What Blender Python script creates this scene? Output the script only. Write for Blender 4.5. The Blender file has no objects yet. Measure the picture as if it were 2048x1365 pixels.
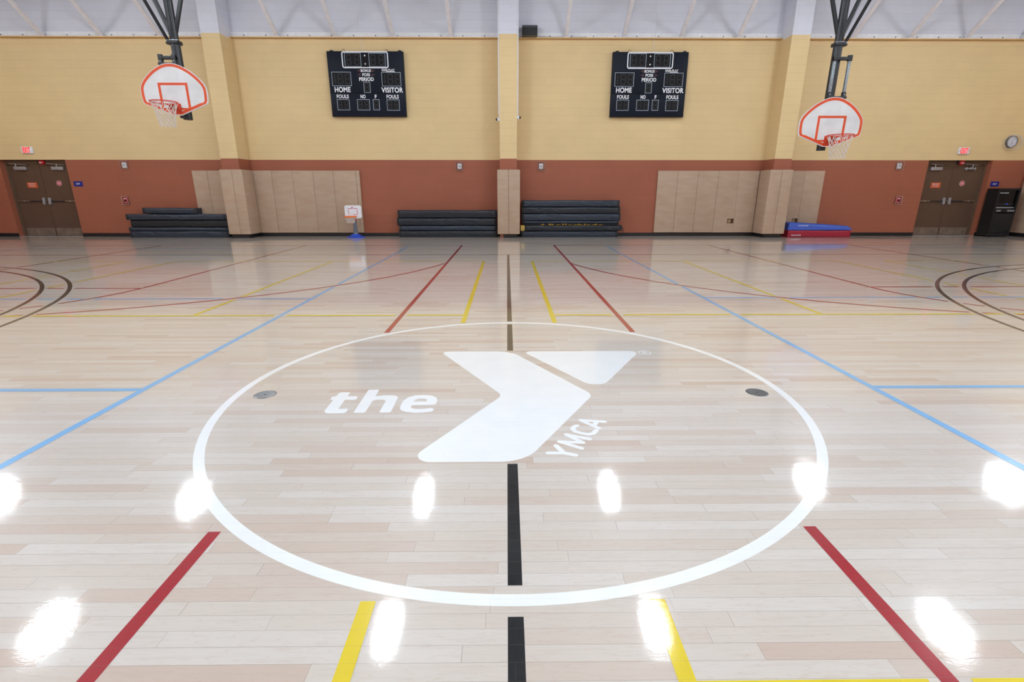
import bpy, bmesh, math, random
from math import sin, cos, pi, radians, sqrt, hypot, floor as fl
from mathutils import Vector, Matrix, noise
from mathutils.geometry import tessellate_polygon
random.seed(4)
SC = bpy.context.scene
COL = SC.collection

# ------------------------------------------------------------------ camera
cd = bpy.data.cameras.new('camera'); cam = bpy.data.objects.new('camera', cd); COL.objects.link(cam)
cd.sensor_width = 36.0; cd.lens = 989.6 / 2048 * 36.0; cd.clip_start = .05; cd.clip_end = 200
cam.location = (0, 0, 1.2794)
cam.rotation_euler = (pi / 2 - 0.2902, 0, -0.00988)
SC.camera = cam
# ------------------------------------------------------------------ world / exposure
w = bpy.data.worlds.new('world'); SC.world = w; w.use_nodes = True
w.node_tree.nodes['Background'].inputs[0].default_value = (.9, .95, 1, 1)
w.node_tree.nodes['Background'].inputs[1].default_value = 0.02
vs = SC.view_settings; vs.view_transform = 'Standard'; vs.look = 'None'; vs.exposure = 0.0; vs.gamma = 1.0
vs.use_curve_mapping = False
LAMP_STRENGTH = 95.0
LAMP_COL = (.90, .965, 1.03)
LAMP_Z = 6.42
D = 15.74            # the far wall's face
HALF = 15.79         # side walls
REAR = -9.5
CEIL = 7.6

# ------------------------------------------------------------------ material helpers
def srgb(r, g, b):
    f = lambda c: (c / 255) / 12.92 if c / 255 <= .04045 else ((c / 255 + .055) / 1.055) ** 2.4
    return (f(r), f(g), f(b), 1)
class NT:
    def __init__(s, name):
        s.m = bpy.data.materials.new(name); s.m.use_nodes = True; s.t = s.m.node_tree
        s.b = s.t.nodes['Principled BSDF']
    def n(s, kind, **kw):
        nd = s.t.nodes.new(kind)
        for k, v in kw.items(): setattr(nd, k, v)
        return nd
    def l(s, a, b): s.t.links.new(a, b)
    def put(s, sock, v):
        if isinstance(v, (int, float, tuple)): sock.default_value = v
        else: s.l(v, sock)
    def math(s, op, a, b=0.0, c=0.0):
        nd = s.n('ShaderNodeMath', operation=op)
        s.put(nd.inputs[0], a); s.put(nd.inputs[1], b); s.put(nd.inputs[2], c)
        return nd.outputs[0]
    def mix(s, f, a, b):
        nd = s.n('ShaderNodeMix', data_type='RGBA')
        s.put(nd.inputs[0], f); s.put(nd.inputs[6], a); s.put(nd.inputs[7], b)
        return nd.outputs[2]
    def comb(s, x, y, z=0.0):
        nd = s.n('ShaderNodeCombineXYZ'); s.put(nd.inputs[0], x); s.put(nd.inputs[1], y); s.put(nd.inputs[2], z)
        return nd.outputs[0]
    def world_xyz(s):
        g = s.n('ShaderNodeNewGeometry'); sp = s.n('ShaderNodeSeparateXYZ'); s.l(g.outputs['Position'], sp.inputs[0])
        return sp.outputs
    def obj_xyz(s):
        g = s.n('ShaderNodeTexCoord'); sp = s.n('ShaderNodeSeparateXYZ'); s.l(g.outputs['Object'], sp.inputs[0])
        return sp.outputs
    def noise(s, vec, scale=1.0, detail=2.0, rough=.5):
        nd = s.n('ShaderNodeTexNoise'); s.l(vec, nd.inputs['Vector'])
        nd.inputs['Scale'].default_value = scale; nd.inputs['Detail'].default_value = detail
        nd.inputs['Roughness'].default_value = rough
        return nd.outputs[0]
    def ramp(s, v, lo, hi, a=0.0, b=1.0):
        nd = s.n('ShaderNodeMapRange'); s.put(nd.inputs[0], v)
        for i, x in enumerate((lo, hi, a, b)): nd.inputs[i + 1].default_value = x
        return nd.outputs[0]
    def bump(s, h, strength=.2, dist=.002):
        nd = s.n('ShaderNodeBump'); nd.inputs['Strength'].default_value = strength
        nd.inputs['Distance'].default_value = dist; s.l(h, nd.inputs['Height'])
        s.l(nd.outputs[0], s.b.inputs['Normal'])

def plain(name, col, rough=.5, metal=0.0, spec=.5, nz=.06, nscale=12.0, bump=0.0, coat=0.0):
    """paint, plastic or metal with a light mottling so that nothing is one dead flat colour"""
    t = NT(name); x = t.obj_xyz(); v = t.comb(x[0], x[1], x[2])
    n = t.noise(v, nscale, 4)
    k = t.ramp(n, .3, .7, 1 - nz, 1 + nz)
    mul = t.n('ShaderNodeVectorMath', operation='SCALE'); mul.inputs[0].default_value = col[:3]; t.l(k, mul.inputs['Scale'])
    t.l(mul.outputs[0], t.b.inputs['Base Color'])
    t.b.inputs['Roughness'].default_value = rough; t.b.inputs['Metallic'].default_value = metal
    t.b.inputs['Specular IOR Level'].default_value = spec; t.b.inputs['Coat Weight'].default_value = coat
    if bump: t.bump(n, bump, .003)
    return t.m
def emissive(name, col, strength):
    t = NT(name); t.b.inputs['Base Color'].default_value = col
    t.b.inputs['Emission Color'].default_value = col; t.b.inputs['Emission Strength'].default_value = strength
    return t.m

def block_wall(name, bands):
    """painted concrete block: 8 x 16 inch courses, colour bands by height (real paint boundaries)"""
    t = NT(name); x = t.world_xyz()
    u = t.math('ADD', x[0], x[1]); z = x[2]
    ch = 2.235 / 11
    row = t.math('FLOOR', t.math('DIVIDE', z, ch))
    fz = t.math('FRACT', t.math('DIVIDE', z, ch))
    uu = t.math('ADD', t.math('DIVIDE', u, ch * 2), t.math('MULTIPLY', row, .5))
    fu = t.math('FRACT', uu)
    ez = t.math('MULTIPLY', t.math('MINIMUM', fz, t.math('SUBTRACT', 1.0, fz)), ch)
    eu = t.math('MULTIPLY', t.math('MINIMUM', fu, t.math('SUBTRACT', 1.0, fu)), ch * 2)
    jz = t.ramp(ez, .001, .0065, 1, 0); ju = t.math('MULTIPLY', t.ramp(eu, .001, .005, 1, 0), .35)
    j = t.math('MAXIMUM', jz, ju)
    wn = t.n('ShaderNodeTexWhiteNoise', noise_dimensions='2D')
    t.l(t.comb(row, t.math('FLOOR', uu)), wn.inputs['Vector'])
    v = t.comb(x[0], x[1], x[2])
    grit = t.noise(v, 90, 3); big = t.noise(v, 1.3, 3)
    c = bands[0][1]
    for z0, cc in bands[1:]:
        zb = z0 if z0 < 5 else t.math('ADD', z0, t.math('MULTIPLY', t.math('GREATER_THAN', x[1], 15.6), .05))
        c = t.mix(t.math('GREATER_THAN', z, zb), c, cc)
    k = t.math('ADD', t.ramp(wn.outputs[0], 0, 1, -.012, .012), t.ramp(big, .3, .7, .965, 1.025))
    k = t.math('SUBTRACT', k, t.math('MULTIPLY', j, .13))
    mul = t.n('ShaderNodeVectorMath', operation='SCALE'); t.l(c, mul.inputs[0]); t.l(k, mul.inputs['Scale'])
    t.l(mul.outputs[0], t.b.inputs['Base Color'])
    t.b.inputs['Roughness'].default_value = .55; t.b.inputs['Specular IOR Level'].default_value = .3
    h = t.math('SUBTRACT', t.math('MULTIPLY', grit, .25), j)
    t.bump(h, .35, .003)
    return t.m

YEL = srgb(222, 196, 148); RED = srgb(157, 93, 71); WHT = srgb(214, 216, 228)
M = {}
M['wall'] = block_wall('painted_block', [(0, RED), (2.235, YEL), (5.397, WHT)])

def plank_nodes(t):
    """seam mask, per-board random and grain of a strip floor running along X, in metres"""
    x = t.world_xyz(); W = .0572
    r = t.math('DIVIDE', x[1], W); row = t.math('FLOOR', r); fy = t.math('FRACT', r)
    w1 = t.n('ShaderNodeTexWhiteNoise', noise_dimensions='1D'); t.l(row, w1.inputs['W'])
    w2 = t.n('ShaderNodeTexWhiteNoise', noise_dimensions='1D'); t.l(t.math('ADD', row, 511.3), w2.inputs['W'])
    ln = t.ramp(w1.outputs[0], 0, 1, .55, 1.05)
    warp = t.noise(t.comb(t.math('MULTIPLY', x[0], .8), t.math('MULTIPLY', row, 7.7)), 1, 0)
    s = t.math('ADD', t.math('DIVIDE', x[0], ln), t.math('MULTIPLY', w2.outputs[0], 37.0))
    s = t.math('ADD', s, t.math('MULTIPLY', warp, .9))
    seg = t.math('FLOOR', s); fx = t.math('FRACT', s)
    ey = t.math('MULTIPLY', t.math('MINIMUM', fy, t.math('SUBTRACT', 1.0, fy)), W)
    ex = t.math('MULTIPLY', t.math('MINIMUM', fx, t.math('SUBTRACT', 1.0, fx)), .8)
    wl = t.n('ShaderNodeTexWhiteNoise', noise_dimensions='1D'); t.l(t.math('ADD', row, 91.7), wl.inputs['W'])
    sy = t.math('MULTIPLY', t.ramp(ey, .0003, .0013, 1, 0), t.ramp(wl.outputs[0], 0, 1, .45, 1.0))
    seam = t.math('MAXIMUM', sy, t.math('MULTIPLY', t.ramp(ex, .0004, .0014, 1, 0), .8))
    wn = t.n('ShaderNodeTexWhiteNoise', noise_dimensions='2D'); t.l(t.comb(row, seg), wn.inputs['Vector'])
    return x, row, seg, seam, wn
def gloss(t, rough=.055):
    x = t.world_xyz()
    n = t.noise(t.comb(x[0], x[1]), 2.2, 4); n2 = t.noise(t.comb(t.math('MULTIPLY', x[0], 55), t.math('MULTIPLY', x[1], 9)), 1, 4)
    t.l(t.math('ADD', t.ramp(n, .3, .7, rough * .85, rough * 1.1), t.ramp(n2, .55, .75, 0, .04)), t.b.inputs['Coat Roughness'])
    fine = t.noise(t.comb(t.math('MULTIPLY', x[0], 60), t.math('MULTIPLY', x[1], 110)), 1, 4, .7)
    wav = t.noise(t.comb(t.math('MULTIPLY', x[0], 3), t.math('MULTIPLY', x[1], 17)), 1, 2)
    bp = t.n('ShaderNodeBump'); bp.inputs['Strength'].default_value = .09; bp.inputs['Distance'].default_value = .003
    t.l(t.math('ADD', t.math('MULTIPLY', fine, .35), wav), bp.inputs['Height']); t.l(bp.outputs[0], t.b.inputs['Coat Normal'])
    t.b.inputs['Coat Weight'].default_value = 1.0; t.b.inputs['Coat IOR'].default_value = 1.5
    t.b.inputs['Roughness'].default_value = .34; t.b.inputs['Specular IOR Level'].default_value = .25
def floor_mat():
    t = NT('maple_strip_floor'); x, row, seg, seam, wn = plank_nodes(t)
    base = t.n('ShaderNodeValToRGB'); t.l(wn.outputs[0], base.inputs[0])
    e = base.color_ramp.elements
    e[0].position = 0; e[0].color = srgb(202, 184, 171)
    e[1].position = 1; e[1].color = srgb(216, 210, 204)
    for p_, c_ in ((.04, (203, 185, 172)), (.10, (207, 193, 182)), (.4, (210, 200, 190)), (.75, (213, 205, 197))):
        q = e.new(p_); q.color = srgb(*c_)
    off = t.math('MULTIPLY', wn.outputs[0], 43.0)
    g1 = t.noise(t.comb(t.math('MULTIPLY', x[0], 5.5), t.math('MULTIPLY', x[1], 75), off), 1, 4, .6)
    g2 = t.noise(t.comb(t.math('MULTIPLY', x[0], 3), t.math('MULTIPLY', x[1], 26), off), 1, 3)
    ring = t.math('FRACT', t.math('MULTIPLY', g2, 9.0))
    ring = t.ramp(t.math('ABSOLUTE', t.math('SUBTRACT', ring, .5)), .4, .5, 0, 1)
    c = t.mix(t.ramp(g1, .5, .8, 0, .30), base.outputs[0], srgb(190, 164, 146))
    c = t.mix(t.math('MULTIPLY', ring, .16), c, srgb(180, 140, 112))
    c = t.mix(t.math('MULTIPLY', seam, .55), c, srgb(105, 88, 78))
    t.l(c, t.b.inputs['Base Color']); gloss(t)
    n2 = t.noise(t.comb(x[0], t.math('MULTIPLY', x[1], 1.5)), 14, 3)
    n3 = t.noise(t.comb(t.math('MULTIPLY', x[0], 10), t.math('MULTIPLY', x[1], 120)), 1, 3)
    t.bump(t.math('SUBTRACT', t.math('ADD', t.math('MULTIPLY', n2, .25), t.math('MULTIPLY', n3, .5)), seam), .09, .0008)
    return t.m
def paint(name, col, seamcol=None, k=.25):
    t = NT(name); x, row, seg, seam, wn = plank_nodes(t)
    n = t.noise(t.comb(x[0], x[1]), 6, 4)
    c = t.mix(t.ramp(n, .3, .75, 0, .06), col, srgb(150, 150, 150))
    c = t.mix(t.math('MULTIPLY', seam, k), c, seamcol or srgb(120, 110, 105))
    t.l(c, t.b.inputs['Base Color']); gloss(t)
    return t.m
M['floor'] = floor_mat()
M['p_white'] = paint('white_court_paint', srgb(245, 248, 251), k=.14)
M['p_black'] = paint('black_court_paint', srgb(15, 16, 21), srgb(110, 105, 100), .3)
M['p_brown'] = paint('dark_brown_court_paint', srgb(48, 36, 32), srgb(110, 105, 100), .15)
M['p_red'] = paint('red_court_paint', srgb(162, 8, 30), k=.3)
M['p_blue'] = paint('light_blue_court_paint', srgb(116, 182, 236), k=.2)
M['p_yellow'] = paint('yellow_court_paint', srgb(226, 202, 16), k=.25)
M['cream'] = plain('cream_steel_paint', srgb(222, 220, 226), .5)
M['ledger'] = plain('ledger_white_paint', srgb(232, 234, 240), .5)
M['ledger_y'] = plain('ledger_tan_paint', srgb(214, 176, 120), .5)
M['bolt'] = plain('bolt_steel', srgb(90, 92, 98), .4, .6)
M['deck'] = plain('roof_deck_grey', srgb(96, 97, 100), .7)
M['blackbase'] = plain('black_rubber_cove', srgb(22, 22, 25), .45)
M['black'] = plain('black_powder_coat', srgb(28, 31, 38), .38, nz=.15)
M['galv'] = plain('galvanised_steel', srgb(150, 160, 168), .45, .5, nz=.35, nscale=40)
M['board'] = plain('backboard_white', srgb(226, 228, 232), .35, nz=.09, nscale=3)
M['orange'] = plain('orange_paint', srgb(226, 78, 26), .4)
M['rim'] = plain('rim_orange', srgb(206, 62, 30), .4)
M['net'] = plain('net_cord', srgb(222, 214, 208), .8)
M['navy'] = plain('scoreboard_navy', srgb(17, 22, 36), .45, spec=.15, nz=.1)
M['led_bg'] = plain('display_black', srgb(20, 20, 24), .4, spec=.15)
M['seg'] = plain('display_segment_grey', srgb(50, 49, 52), .5, spec=.15)
M['outline'] = plain('display_outline', srgb(190, 205, 222), .45)
M['white'] = plain('white_letters', srgb(238, 240, 246), .5)
M['arrow'] = plain('unlit_red_arrow', srgb(70, 30, 36), .5)
M['pad'] = None
M['doorbrown'] = plain('brown_door_paint', srgb(92, 70, 56), .42, nz=.05, nscale=4)
M['framebrown'] = plain('brown_frame_paint', srgb(98, 76, 60), .42)
M['kick'] = plain('kick_plate_metal', srgb(128, 112, 98), .4, .3, nz=.25, nscale=5)
M['silver'] = plain('brushed_aluminium', srgb(178, 180, 186), .35, .6)
M['bronze'] = plain('bronze_bar', srgb(130, 112, 96), .35, .5)
M['signred'] = plain('sign_red', srgb(205, 60, 75), .5)
M['signorange'] = plain('sign_orange', srgb(202, 92, 50), .5)
M['signblue'] = plain('sign_blue', srgb(22, 34, 128), .45)
M['plastic'] = plain('white_plastic', srgb(226, 228, 234), .4)
M['hornred'] = plain('horn_red', srgb(196, 26, 30), .35)
M['exitglow'] = emissive('exit_letters_lit', (1.0, .02, .02, 1), .75)
M['ivory'] = plain('ivory_plastic', srgb(206, 192, 150), .5)
M['hole'] = plain('bare_plywood_edge', srgb(96, 66, 42), .7)
M['speaker'] = plain('speaker_grille', srgb(34, 34, 36), .7)
M['spk_top'] = plain('speaker_shell', srgb(84, 84, 86), .6)
M['kwhite'] = plain('toy_white_plastic', srgb(236, 238, 246), .35)
M['kblue'] = plain('toy_blue_plastic', srgb(34, 76, 196), .35)
M['kgrey'] = plain('toy_grey_plastic', srgb(104, 112, 126), .4)
M['kred'] = plain('toy_red_plastic', srgb(196, 20, 30), .35)
M['korange'] = plain('toy_orange_plastic', srgb(246, 120, 30), .35)
M['kline'] = plain('toy_red_print', srgb(198, 60, 82), .5)
M['rack'] = plain('black_cabinet_laminate', srgb(26, 27, 31), .35)
M['rackside'] = plain('black_cabinet_side', srgb(20, 18, 18), .5)
M['rackglass'] = plain('smoked_panel', srgb(10, 11, 13), .12)
M['led_blue'] = emissive('blue_power_light', (.05, .15, 1.0, 1), 1.2)
M['plate'] = plain('cover_plate_metal', srgb(176, 184, 192), .32, .7, nz=.12, nscale=30)
M['plate_dark'] = plain('cover_plate_dull_metal', srgb(112, 116, 122), .35, .7, nz=.12, nscale=30)
M['yellowfab'] = plain('yellow_vinyl', srgb(214, 182, 92), .5)
M['matyellow'] = plain('yellow_print', srgb(222, 172, 40), .5)
M['binding'] = plain('black_edge_binding', srgb(17, 18, 21), .55)
M['meshside'] = plain('black_mat_side', srgb(22, 23, 28), .6)
M['clockface'] = plain('clock_dial', srgb(216, 220, 240), .4)
M['clockrim'] = plain('clock_rim', srgb(44, 46, 50), .35)
M['ink'] = plain('black_ink', srgb(24, 24, 28), .5)
M['wire'] = plain('white_wire', srgb(220, 214, 206), .5)
def vinyl(name, col, rough, bs, sc=(9, 9, 22), k=.0):
    t = NT(name); x = t.obj_xyz()
    sk = t.math('ADD', x[0], t.math('MULTIPLY', x[2], .9))
    n = t.noise(t.comb(t.math('MULTIPLY', sk, sc[0]), t.math('MULTIPLY', x[1], sc[1]), t.math('MULTIPLY', x[2], sc[2] * .2)), 1, 3, .55)
    m2 = t.noise(t.comb(x[0], x[1], x[2]), 2.5, 2)
    h = t.math('MULTIPLY', n, t.ramp(m2, .35, .65, .25, 1.0))
    t.b.inputs['Base Color'].default_value = col
    t.b.inputs['Roughness'].default_value = rough
    t.bump(h, bs, .03)
    return t.m
M['mat'] = vinyl('black_blue_mat_vinyl', srgb(38, 48, 63), .34, .35)
M['matdark'] = vinyl('black_mat_vinyl', srgb(25, 31, 41), .36, .3)
M['matred'] = vinyl('red_mat_vinyl', srgb(156, 26, 52), .4, .3)
M['matblue'] = vinyl('blue_mat_vinyl', srgb(28, 72, 178), .36, .25)
def padmat():
    t = NT('tan_pad_vinyl'); x = t.obj_xyz(); g = t.world_xyz()
    n = t.noise(t.comb(t.math('MULTIPLY', g[0], 2.5), g[1], t.math('MULTIPLY', g[2], 9)), 1, 3)
    n2 = t.noise(t.comb(g[0], g[1], g[2]), 60, 3)
    c = t.mix(t.ramp(n, .3, .7, 0, 1), srgb(178, 151, 129), srgb(183, 160, 139))
    t.l(c, t.b.inputs['Base Color']); t.b.inputs['Roughness'].default_value = .5
    t.b.inputs['Specular IOR Level'].default_value = .35
    t.bump(t.math('ADD', n, t.math('MULTIPLY', n2, .04)), .35, .02)
    return t.m
M['pad'] = padmat()
def clearmat():
    t = NT('clear_polycarbonate'); t.b.inputs['Base Color'].default_value = (.95, .96, .98, 1)
    t.b.inputs['Roughness'].default_value = .08; t.b.inputs['Transmission Weight'].default_value = 1.0
    t.b.inputs['IOR'].default_value = 1.3; t.b.inputs['Alpha'].default_value = .45
    return t.m
M['clear'] = clearmat()
M['lamp'] = emissive('high_bay_diffuser', LAMP_COL + (1,), LAMP_STRENGTH)

# ------------------------------------------------------------------ mesh builder
class MB:
    def __init__(s): s.v = []; s.f = []; s.mi = []; s.sm = []
    def add(s, vs_, fs_, mi=0, smooth=False):
        o = len(s.v); s.v += [tuple(v) for v in vs_]
        for f in fs_: s.f.append([i + o for i in f]); s.mi.append(mi); s.sm.append(smooth)
        return s
    def box(s, x0, x1, y0, y1, z0, z1, mi=0, bev=0.0):
        if bev > 0:
            bm = bmesh.new(); bmesh.ops.create_cube(bm, size=1)
            for v in bm.verts:
                v.co = ((x0 + x1) / 2 + v.co.x * (x1 - x0), (y0 + y1) / 2 + v.co.y * (y1 - y0), (z0 + z1) / 2 + v.co.z * (z1 - z0))
            bmesh.ops.bevel(bm, geom=bm.edges[:], offset=bev, segments=3, affect='EDGES', profile=.5)
            bm.verts.index_update()
            s.add([v.co[:] for v in bm.verts], [[v.index for v in f.verts] for f in bm.faces], mi, True); bm.free(); return s
        v = [(x0, y0, z0), (x1, y0, z0), (x1, y1, z0), (x0, y1, z0), (x0, y0, z1), (x1, y0, z1), (x1, y1, z1), (x0, y1, z1)]
        return s.add(v, [(0, 3, 2, 1), (4, 5, 6, 7), (0, 1, 5, 4), (1, 2, 6, 5), (2, 3, 7, 6), (3, 0, 4, 7)], mi)
    def cyl(s, a, b, r, r2=None, n=16, mi=0, cap=True, smooth=True):
        a = Vector(a); b = Vector(b); r2 = r if r2 is None else r2; d = (b - a).normalized()
        u = d.orthogonal().normalized(); w_ = d.cross(u); vs_ = []
        for p, rr in ((a, r), (b, r2)):
            for i in range(n):
                t = 2 * pi * i / n; vs_.append(p + u * cos(t) * rr + w_ * sin(t) * rr)
        s.add(vs_, [(i, (i + 1) % n, n + (i + 1) % n, n + i) for i in range(n)], mi, smooth)
        if cap: s.add(vs_, [tuple(range(n))[::-1], tuple(range(n, 2 * n))], mi)
        return s
    def beam(s, a, b, w_, h, mi=0, up=(1, 0, 0)):
        """square bar from a to b; w_ along 'up x', h across"""
        a = Vector(a); b = Vector(b); d = (b - a).normalized(); u = Vector(up); u = (u - d * u.dot(d)).normalized(); k = d.cross(u)
        vs_ = [p + u * sx * w_ / 2 + k * sy * h / 2 for p in (a, b) for sx, sy in ((-1, -1), (1, -1), (1, 1), (-1, 1))]
        return s.add(vs_, [(0, 1, 2, 3)[::-1], (4, 5, 6, 7), (0, 1, 5, 4), (1, 2, 6, 5), (2, 3, 7, 6), (3, 0, 4, 7)], mi)
    def tube(s, pts, r, n=6, mi=0, closed=False):
        pts = [Vector(p) for p in pts]; m = len(pts); vs_ = []; prev = None
        for i, p in enumerate(pts):
            a = pts[(i - 1) % m] if (closed or i) else p; b = pts[(i + 1) % m] if (closed or i < m - 1) else p
            d = (b - a).normalized()
            u = d.orthogonal().normalized() if prev is None else (prev - d * prev.dot(d)).normalized()
            prev = u; k = d.cross(u)
            vs_ += [p + (u * cos(2 * pi * j / n) + k * sin(2 * pi * j / n)) * r for j in range(n)]
        q = m if closed else m - 1
        s.add(vs_, [(i * n + j, i * n + (j + 1) % n, ((i + 1) % m) * n + (j + 1) % n, ((i + 1) % m) * n + j) for i in range(q) for j in range(n)], mi, True)
        if not closed: s.add(vs_, [tuple(range(n))[::-1], tuple(range((m - 1) * n, m * n))], mi)
        return s
    def lathe(s, prof, c=(0, 0, 0), n=24, mi=0, axis='z'):
        def P(r, h, t):
            x, y = r * cos(t), r * sin(t)
            v = {'z': (x, y, h), 'y': (x, h, y), 'x': (h, x, y)}[axis]
            return (c[0] + v[0], c[1] + v[1], c[2] + v[2])
        vs_ = [P(r, h, 2 * pi * j / n) for r, h in prof for j in range(n)]
        return s.add(vs_, [(i * n + j, i * n + (j + 1) % n, (i + 1) * n + (j + 1) % n, (i + 1) * n + j) for i in range(len(prof) - 1) for j in range(n)], mi, True)
    def prism(s, loops, fn, d0, d1, mi=0, back=True):
        """2-D loops (outer first, then holes) extruded; fn(u, v, d) -> xyz"""
        tri = tessellate_polygon([[Vector((a, b, 0)) for a, b in L] for L in loops])
        flat = [p for L in loops for p in L]; n = len(flat)
        vs_ = [fn(a, b, d0) for a, b in flat] + [fn(a, b, d1) for a, b in flat]
        fs_ = [tuple(t) for t in tri]
        if d0 != d1 and back: fs_ += [tuple(i + n for i in t)[::-1] for t in tri]
        s.add(vs_, fs_, mi)
        if d0 != d1:
            o = 0; fs2 = []
            for L in loops:
                m = len(L); fs2 += [(o + i, o + (i + 1) % m, o + n + (i + 1) % m, o + n + i) for i in range(m)]; o += m
            s.add(vs_, fs2, mi)
        return s
    def ring(s, a, b, fn, th=.001, mi=0):
        """closed band between two loops of the same length, with thickness"""
        n = len(a); vs_ = [fn(x, y, 0) for x, y in a] + [fn(x, y, 0) for x, y in b] + [fn(x, y, th) for x, y in a] + [fn(x, y, th) for x, y in b]
        fs_ = []
        for i in range(n):
            j = (i + 1) % n
            fs_ += [(i, j, n + j, n + i), (2 * n + i, 3 * n + i, 3 * n + j, 2 * n + j), (i, 2 * n + i, 2 * n + j, j), (n + i, n + j, 3 * n + j, 3 * n + i)]
        return s.add(vs_, fs_, mi)
    def build(s, name, mats, parent=None, loc=(0, 0, 0), rot=(0, 0, 0), fix=True):
        me = bpy.data.meshes.new(name); me.from_pydata(s.v, [], s.f)
        if not isinstance(mats, (list, tuple)): mats = [mats]
        for m in mats: me.materials.append(m)
        for p, mi, sm in zip(me.polygons, s.mi, s.sm): p.material_index = mi; p.use_smooth = sm
        if fix:
            bm = bmesh.new(); bm.from_mesh(me); bmesh.ops.recalc_face_normals(bm, faces=bm.faces); bm.to_mesh(me); bm.free()
        me.update()
        o = bpy.data.objects.new(name, me); COL.objects.link(o); o.location = loc; o.rotation_euler = rot
        if parent: o.parent = parent
        return o
XZ = lambda y0: (lambda a, b, d: (a, y0 + d, b))       # loops in X,Z; extruded towards +Y

def rounded(pts, seg=6):
    """polygon with (x, y, radius) corners -> list of points"""
    out = []; n = len(pts)
    for i in range(n):
        p = Vector(pts[i][:2]); a = Vector(pts[i - 1][:2]); b = Vector(pts[(i + 1) % n][:2]); r = pts[i][2] if len(pts[i]) > 2 else 0
        if r <= 0: out.append(tuple(p)); continue
        d1 = (a - p).normalized(); d2 = (b - p).normalized(); ang = d1.angle(d2); t = r / math.tan(ang / 2)
        t = min(t, (a - p).length * .49, (b - p).length * .49); r = t * math.tan(ang / 2)
        p1 = p + d1 * t; p2 = p + d2 * t; c = p + (d1 + d2).normalized() * (r / sin(ang / 2))
        v1 = p1 - c; v2 = p2 - c; A = v1.angle(v2); s = 1 if v1.x * v2.y - v1.y * v2.x > 0 else -1
        for k in range(seg + 1):
            th = s * A * k / seg; out.append((c.x + v1.x * cos(th) - v1.y * sin(th), c.y + v1.x * sin(th) + v1.y * cos(th)))
    return out
def rrect(x0, x1, z0, z1, r=0.0): return rounded([(x0, z0, r), (x1, z0, r), (x1, z1, r), (x0, z1, r)], 5)
def stroke(mb, pts, wd, fn, mi=0, capseg=6):
    for si, (a, b) in enumerate(zip(pts, pts[1:])):
        mb.k = getattr(mb, 'k', 0) + 1; off = mb.k * 2e-5
        a = Vector(a); b = Vector(b); d = (b - a).normalized(); n = Vector((-d.y, d.x)); h = wd / 2
        L = []
        t0 = math.atan2(n.y, n.x)
        for k in range(capseg + 1): L.append((a.x + h * cos(t0 + pi * k / capseg), a.y + h * sin(t0 + pi * k / capseg)))
        for k in range(capseg + 1): L.append((b.x + h * cos(t0 + pi + pi * k / capseg), b.y + h * sin(t0 + pi + pi * k / capseg)))
        mb.add([fn(x, y, off) for x, y in L], [tuple(range(len(L)))], mi)
def text_mb(body, x0, x1, z0, z1, y, mat, name, parent, bold=.0, skew=0.0, ext=.002):
    """built-in font text fitted into a rectangle on an X-Z plane facing -Y"""
    c = bpy.data.curves.new(name, 'FONT'); c.body = body; c.size = 1; c.offset = bold; c.extrude = 0; c.space_character = 1.0 + bold * 2
    o = bpy.data.objects.new(name, c); COL.objects.link(o); bpy.context.view_layer.update()
    me = bpy.data.meshes.new_from_object(o.evaluated_get(bpy.context.evaluated_depsgraph_get()))
    COL.objects.unlink(o); bpy.data.objects.remove(o); bpy.data.curves.remove(c)
    xs = [v.co.x for v in me.vertices]; ys = [v.co.y for v in me.vertices]
    ax, bx, ay, by = min(xs), max(xs), min(ys), max(ys)
    for v in me.vertices:
        u = (v.co.x - ax) / (bx - ax); q = (v.co.y - ay) / (by - ay)
        v.co = (x0 + u * (x1 - x0) + skew * (q - .5) * (z1 - z0), y, z0 + q * (z1 - z0))
    me.materials.clear(); me.materials.append(mat); me.name = name
    t = bpy.data.objects.new(name, me); COL.objects.link(t); t.parent = parent
    return t
def empty(name, loc, rz=0):
    o = bpy.data.objects.new(name, None); COL.objects.link(o); o.location = loc; o.rotation_euler = (0, 0, rz); o.empty_display_size = .1
    return o
def tag(o, label, cat, group=None, kind=None):
    o['label'] = label; o['category'] = cat
    if group: o['group'] = group
    if kind: o['kind'] = kind
    return o
def struct(o): o['kind'] = 'structure'; return o
def copy_tree(o, parent=None):
    c = o.copy(); COL.objects.link(c)
    if parent: c.parent = parent
    for ch in list(o.children): copy_tree(ch, c)
    return c

# ================================================================== the hall
floor = struct(MB().box(-HALF, HALF, REAR, D + .35, -.2, 0).build('floor', M['floor']))
# far wall with its two recessed door openings (real openings, built from piers and lintels)
DL = (-15.07, -13.115); DR = (12.745, 14.69)      # openings
T = .5; REC = .2
wb = MB()
for a, b in ((-HALF, DL[0]), (DL[1], DR[0]), (DR[1], HALF)): wb.box(a, b, D, D + T, 0, 2.235)
wb.box(-HALF, HALF, D, D + T, 2.235, CEIL)
struct(wb.build('wall_back', M['wall']))
struct(MB().box(-HALF - .3, -HALF, REAR, D + T, -.2, CEIL).build('wall_left', M['wall']))
struct(MB().box(HALF, HALF + .3, REAR, D + T, -.2, CEIL).build('wall_right', M['wall']))
struct(MB().box(-HALF, HALF, REAR - .3, REAR, -.2, CEIL).build('wall_front', M['wall']))
struct(MB().box(-HALF - .3, HALF + .3, REAR - .3, D + T, CEIL, CEIL + .15).build('ceiling', M['deck']))
YC = 15.13                                        # column faces
COLS = ((-8.187, -7.685), (-.2, .29), (7.738, 8.242))
struct(MB().box(*COLS[0], YC, D, 0, CEIL).build('wall_pier_left', M['wall']))
struct(MB().box(*COLS[1], YC, D, 0, CEIL).build('wall_pier_centre', M['wall']))
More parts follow.
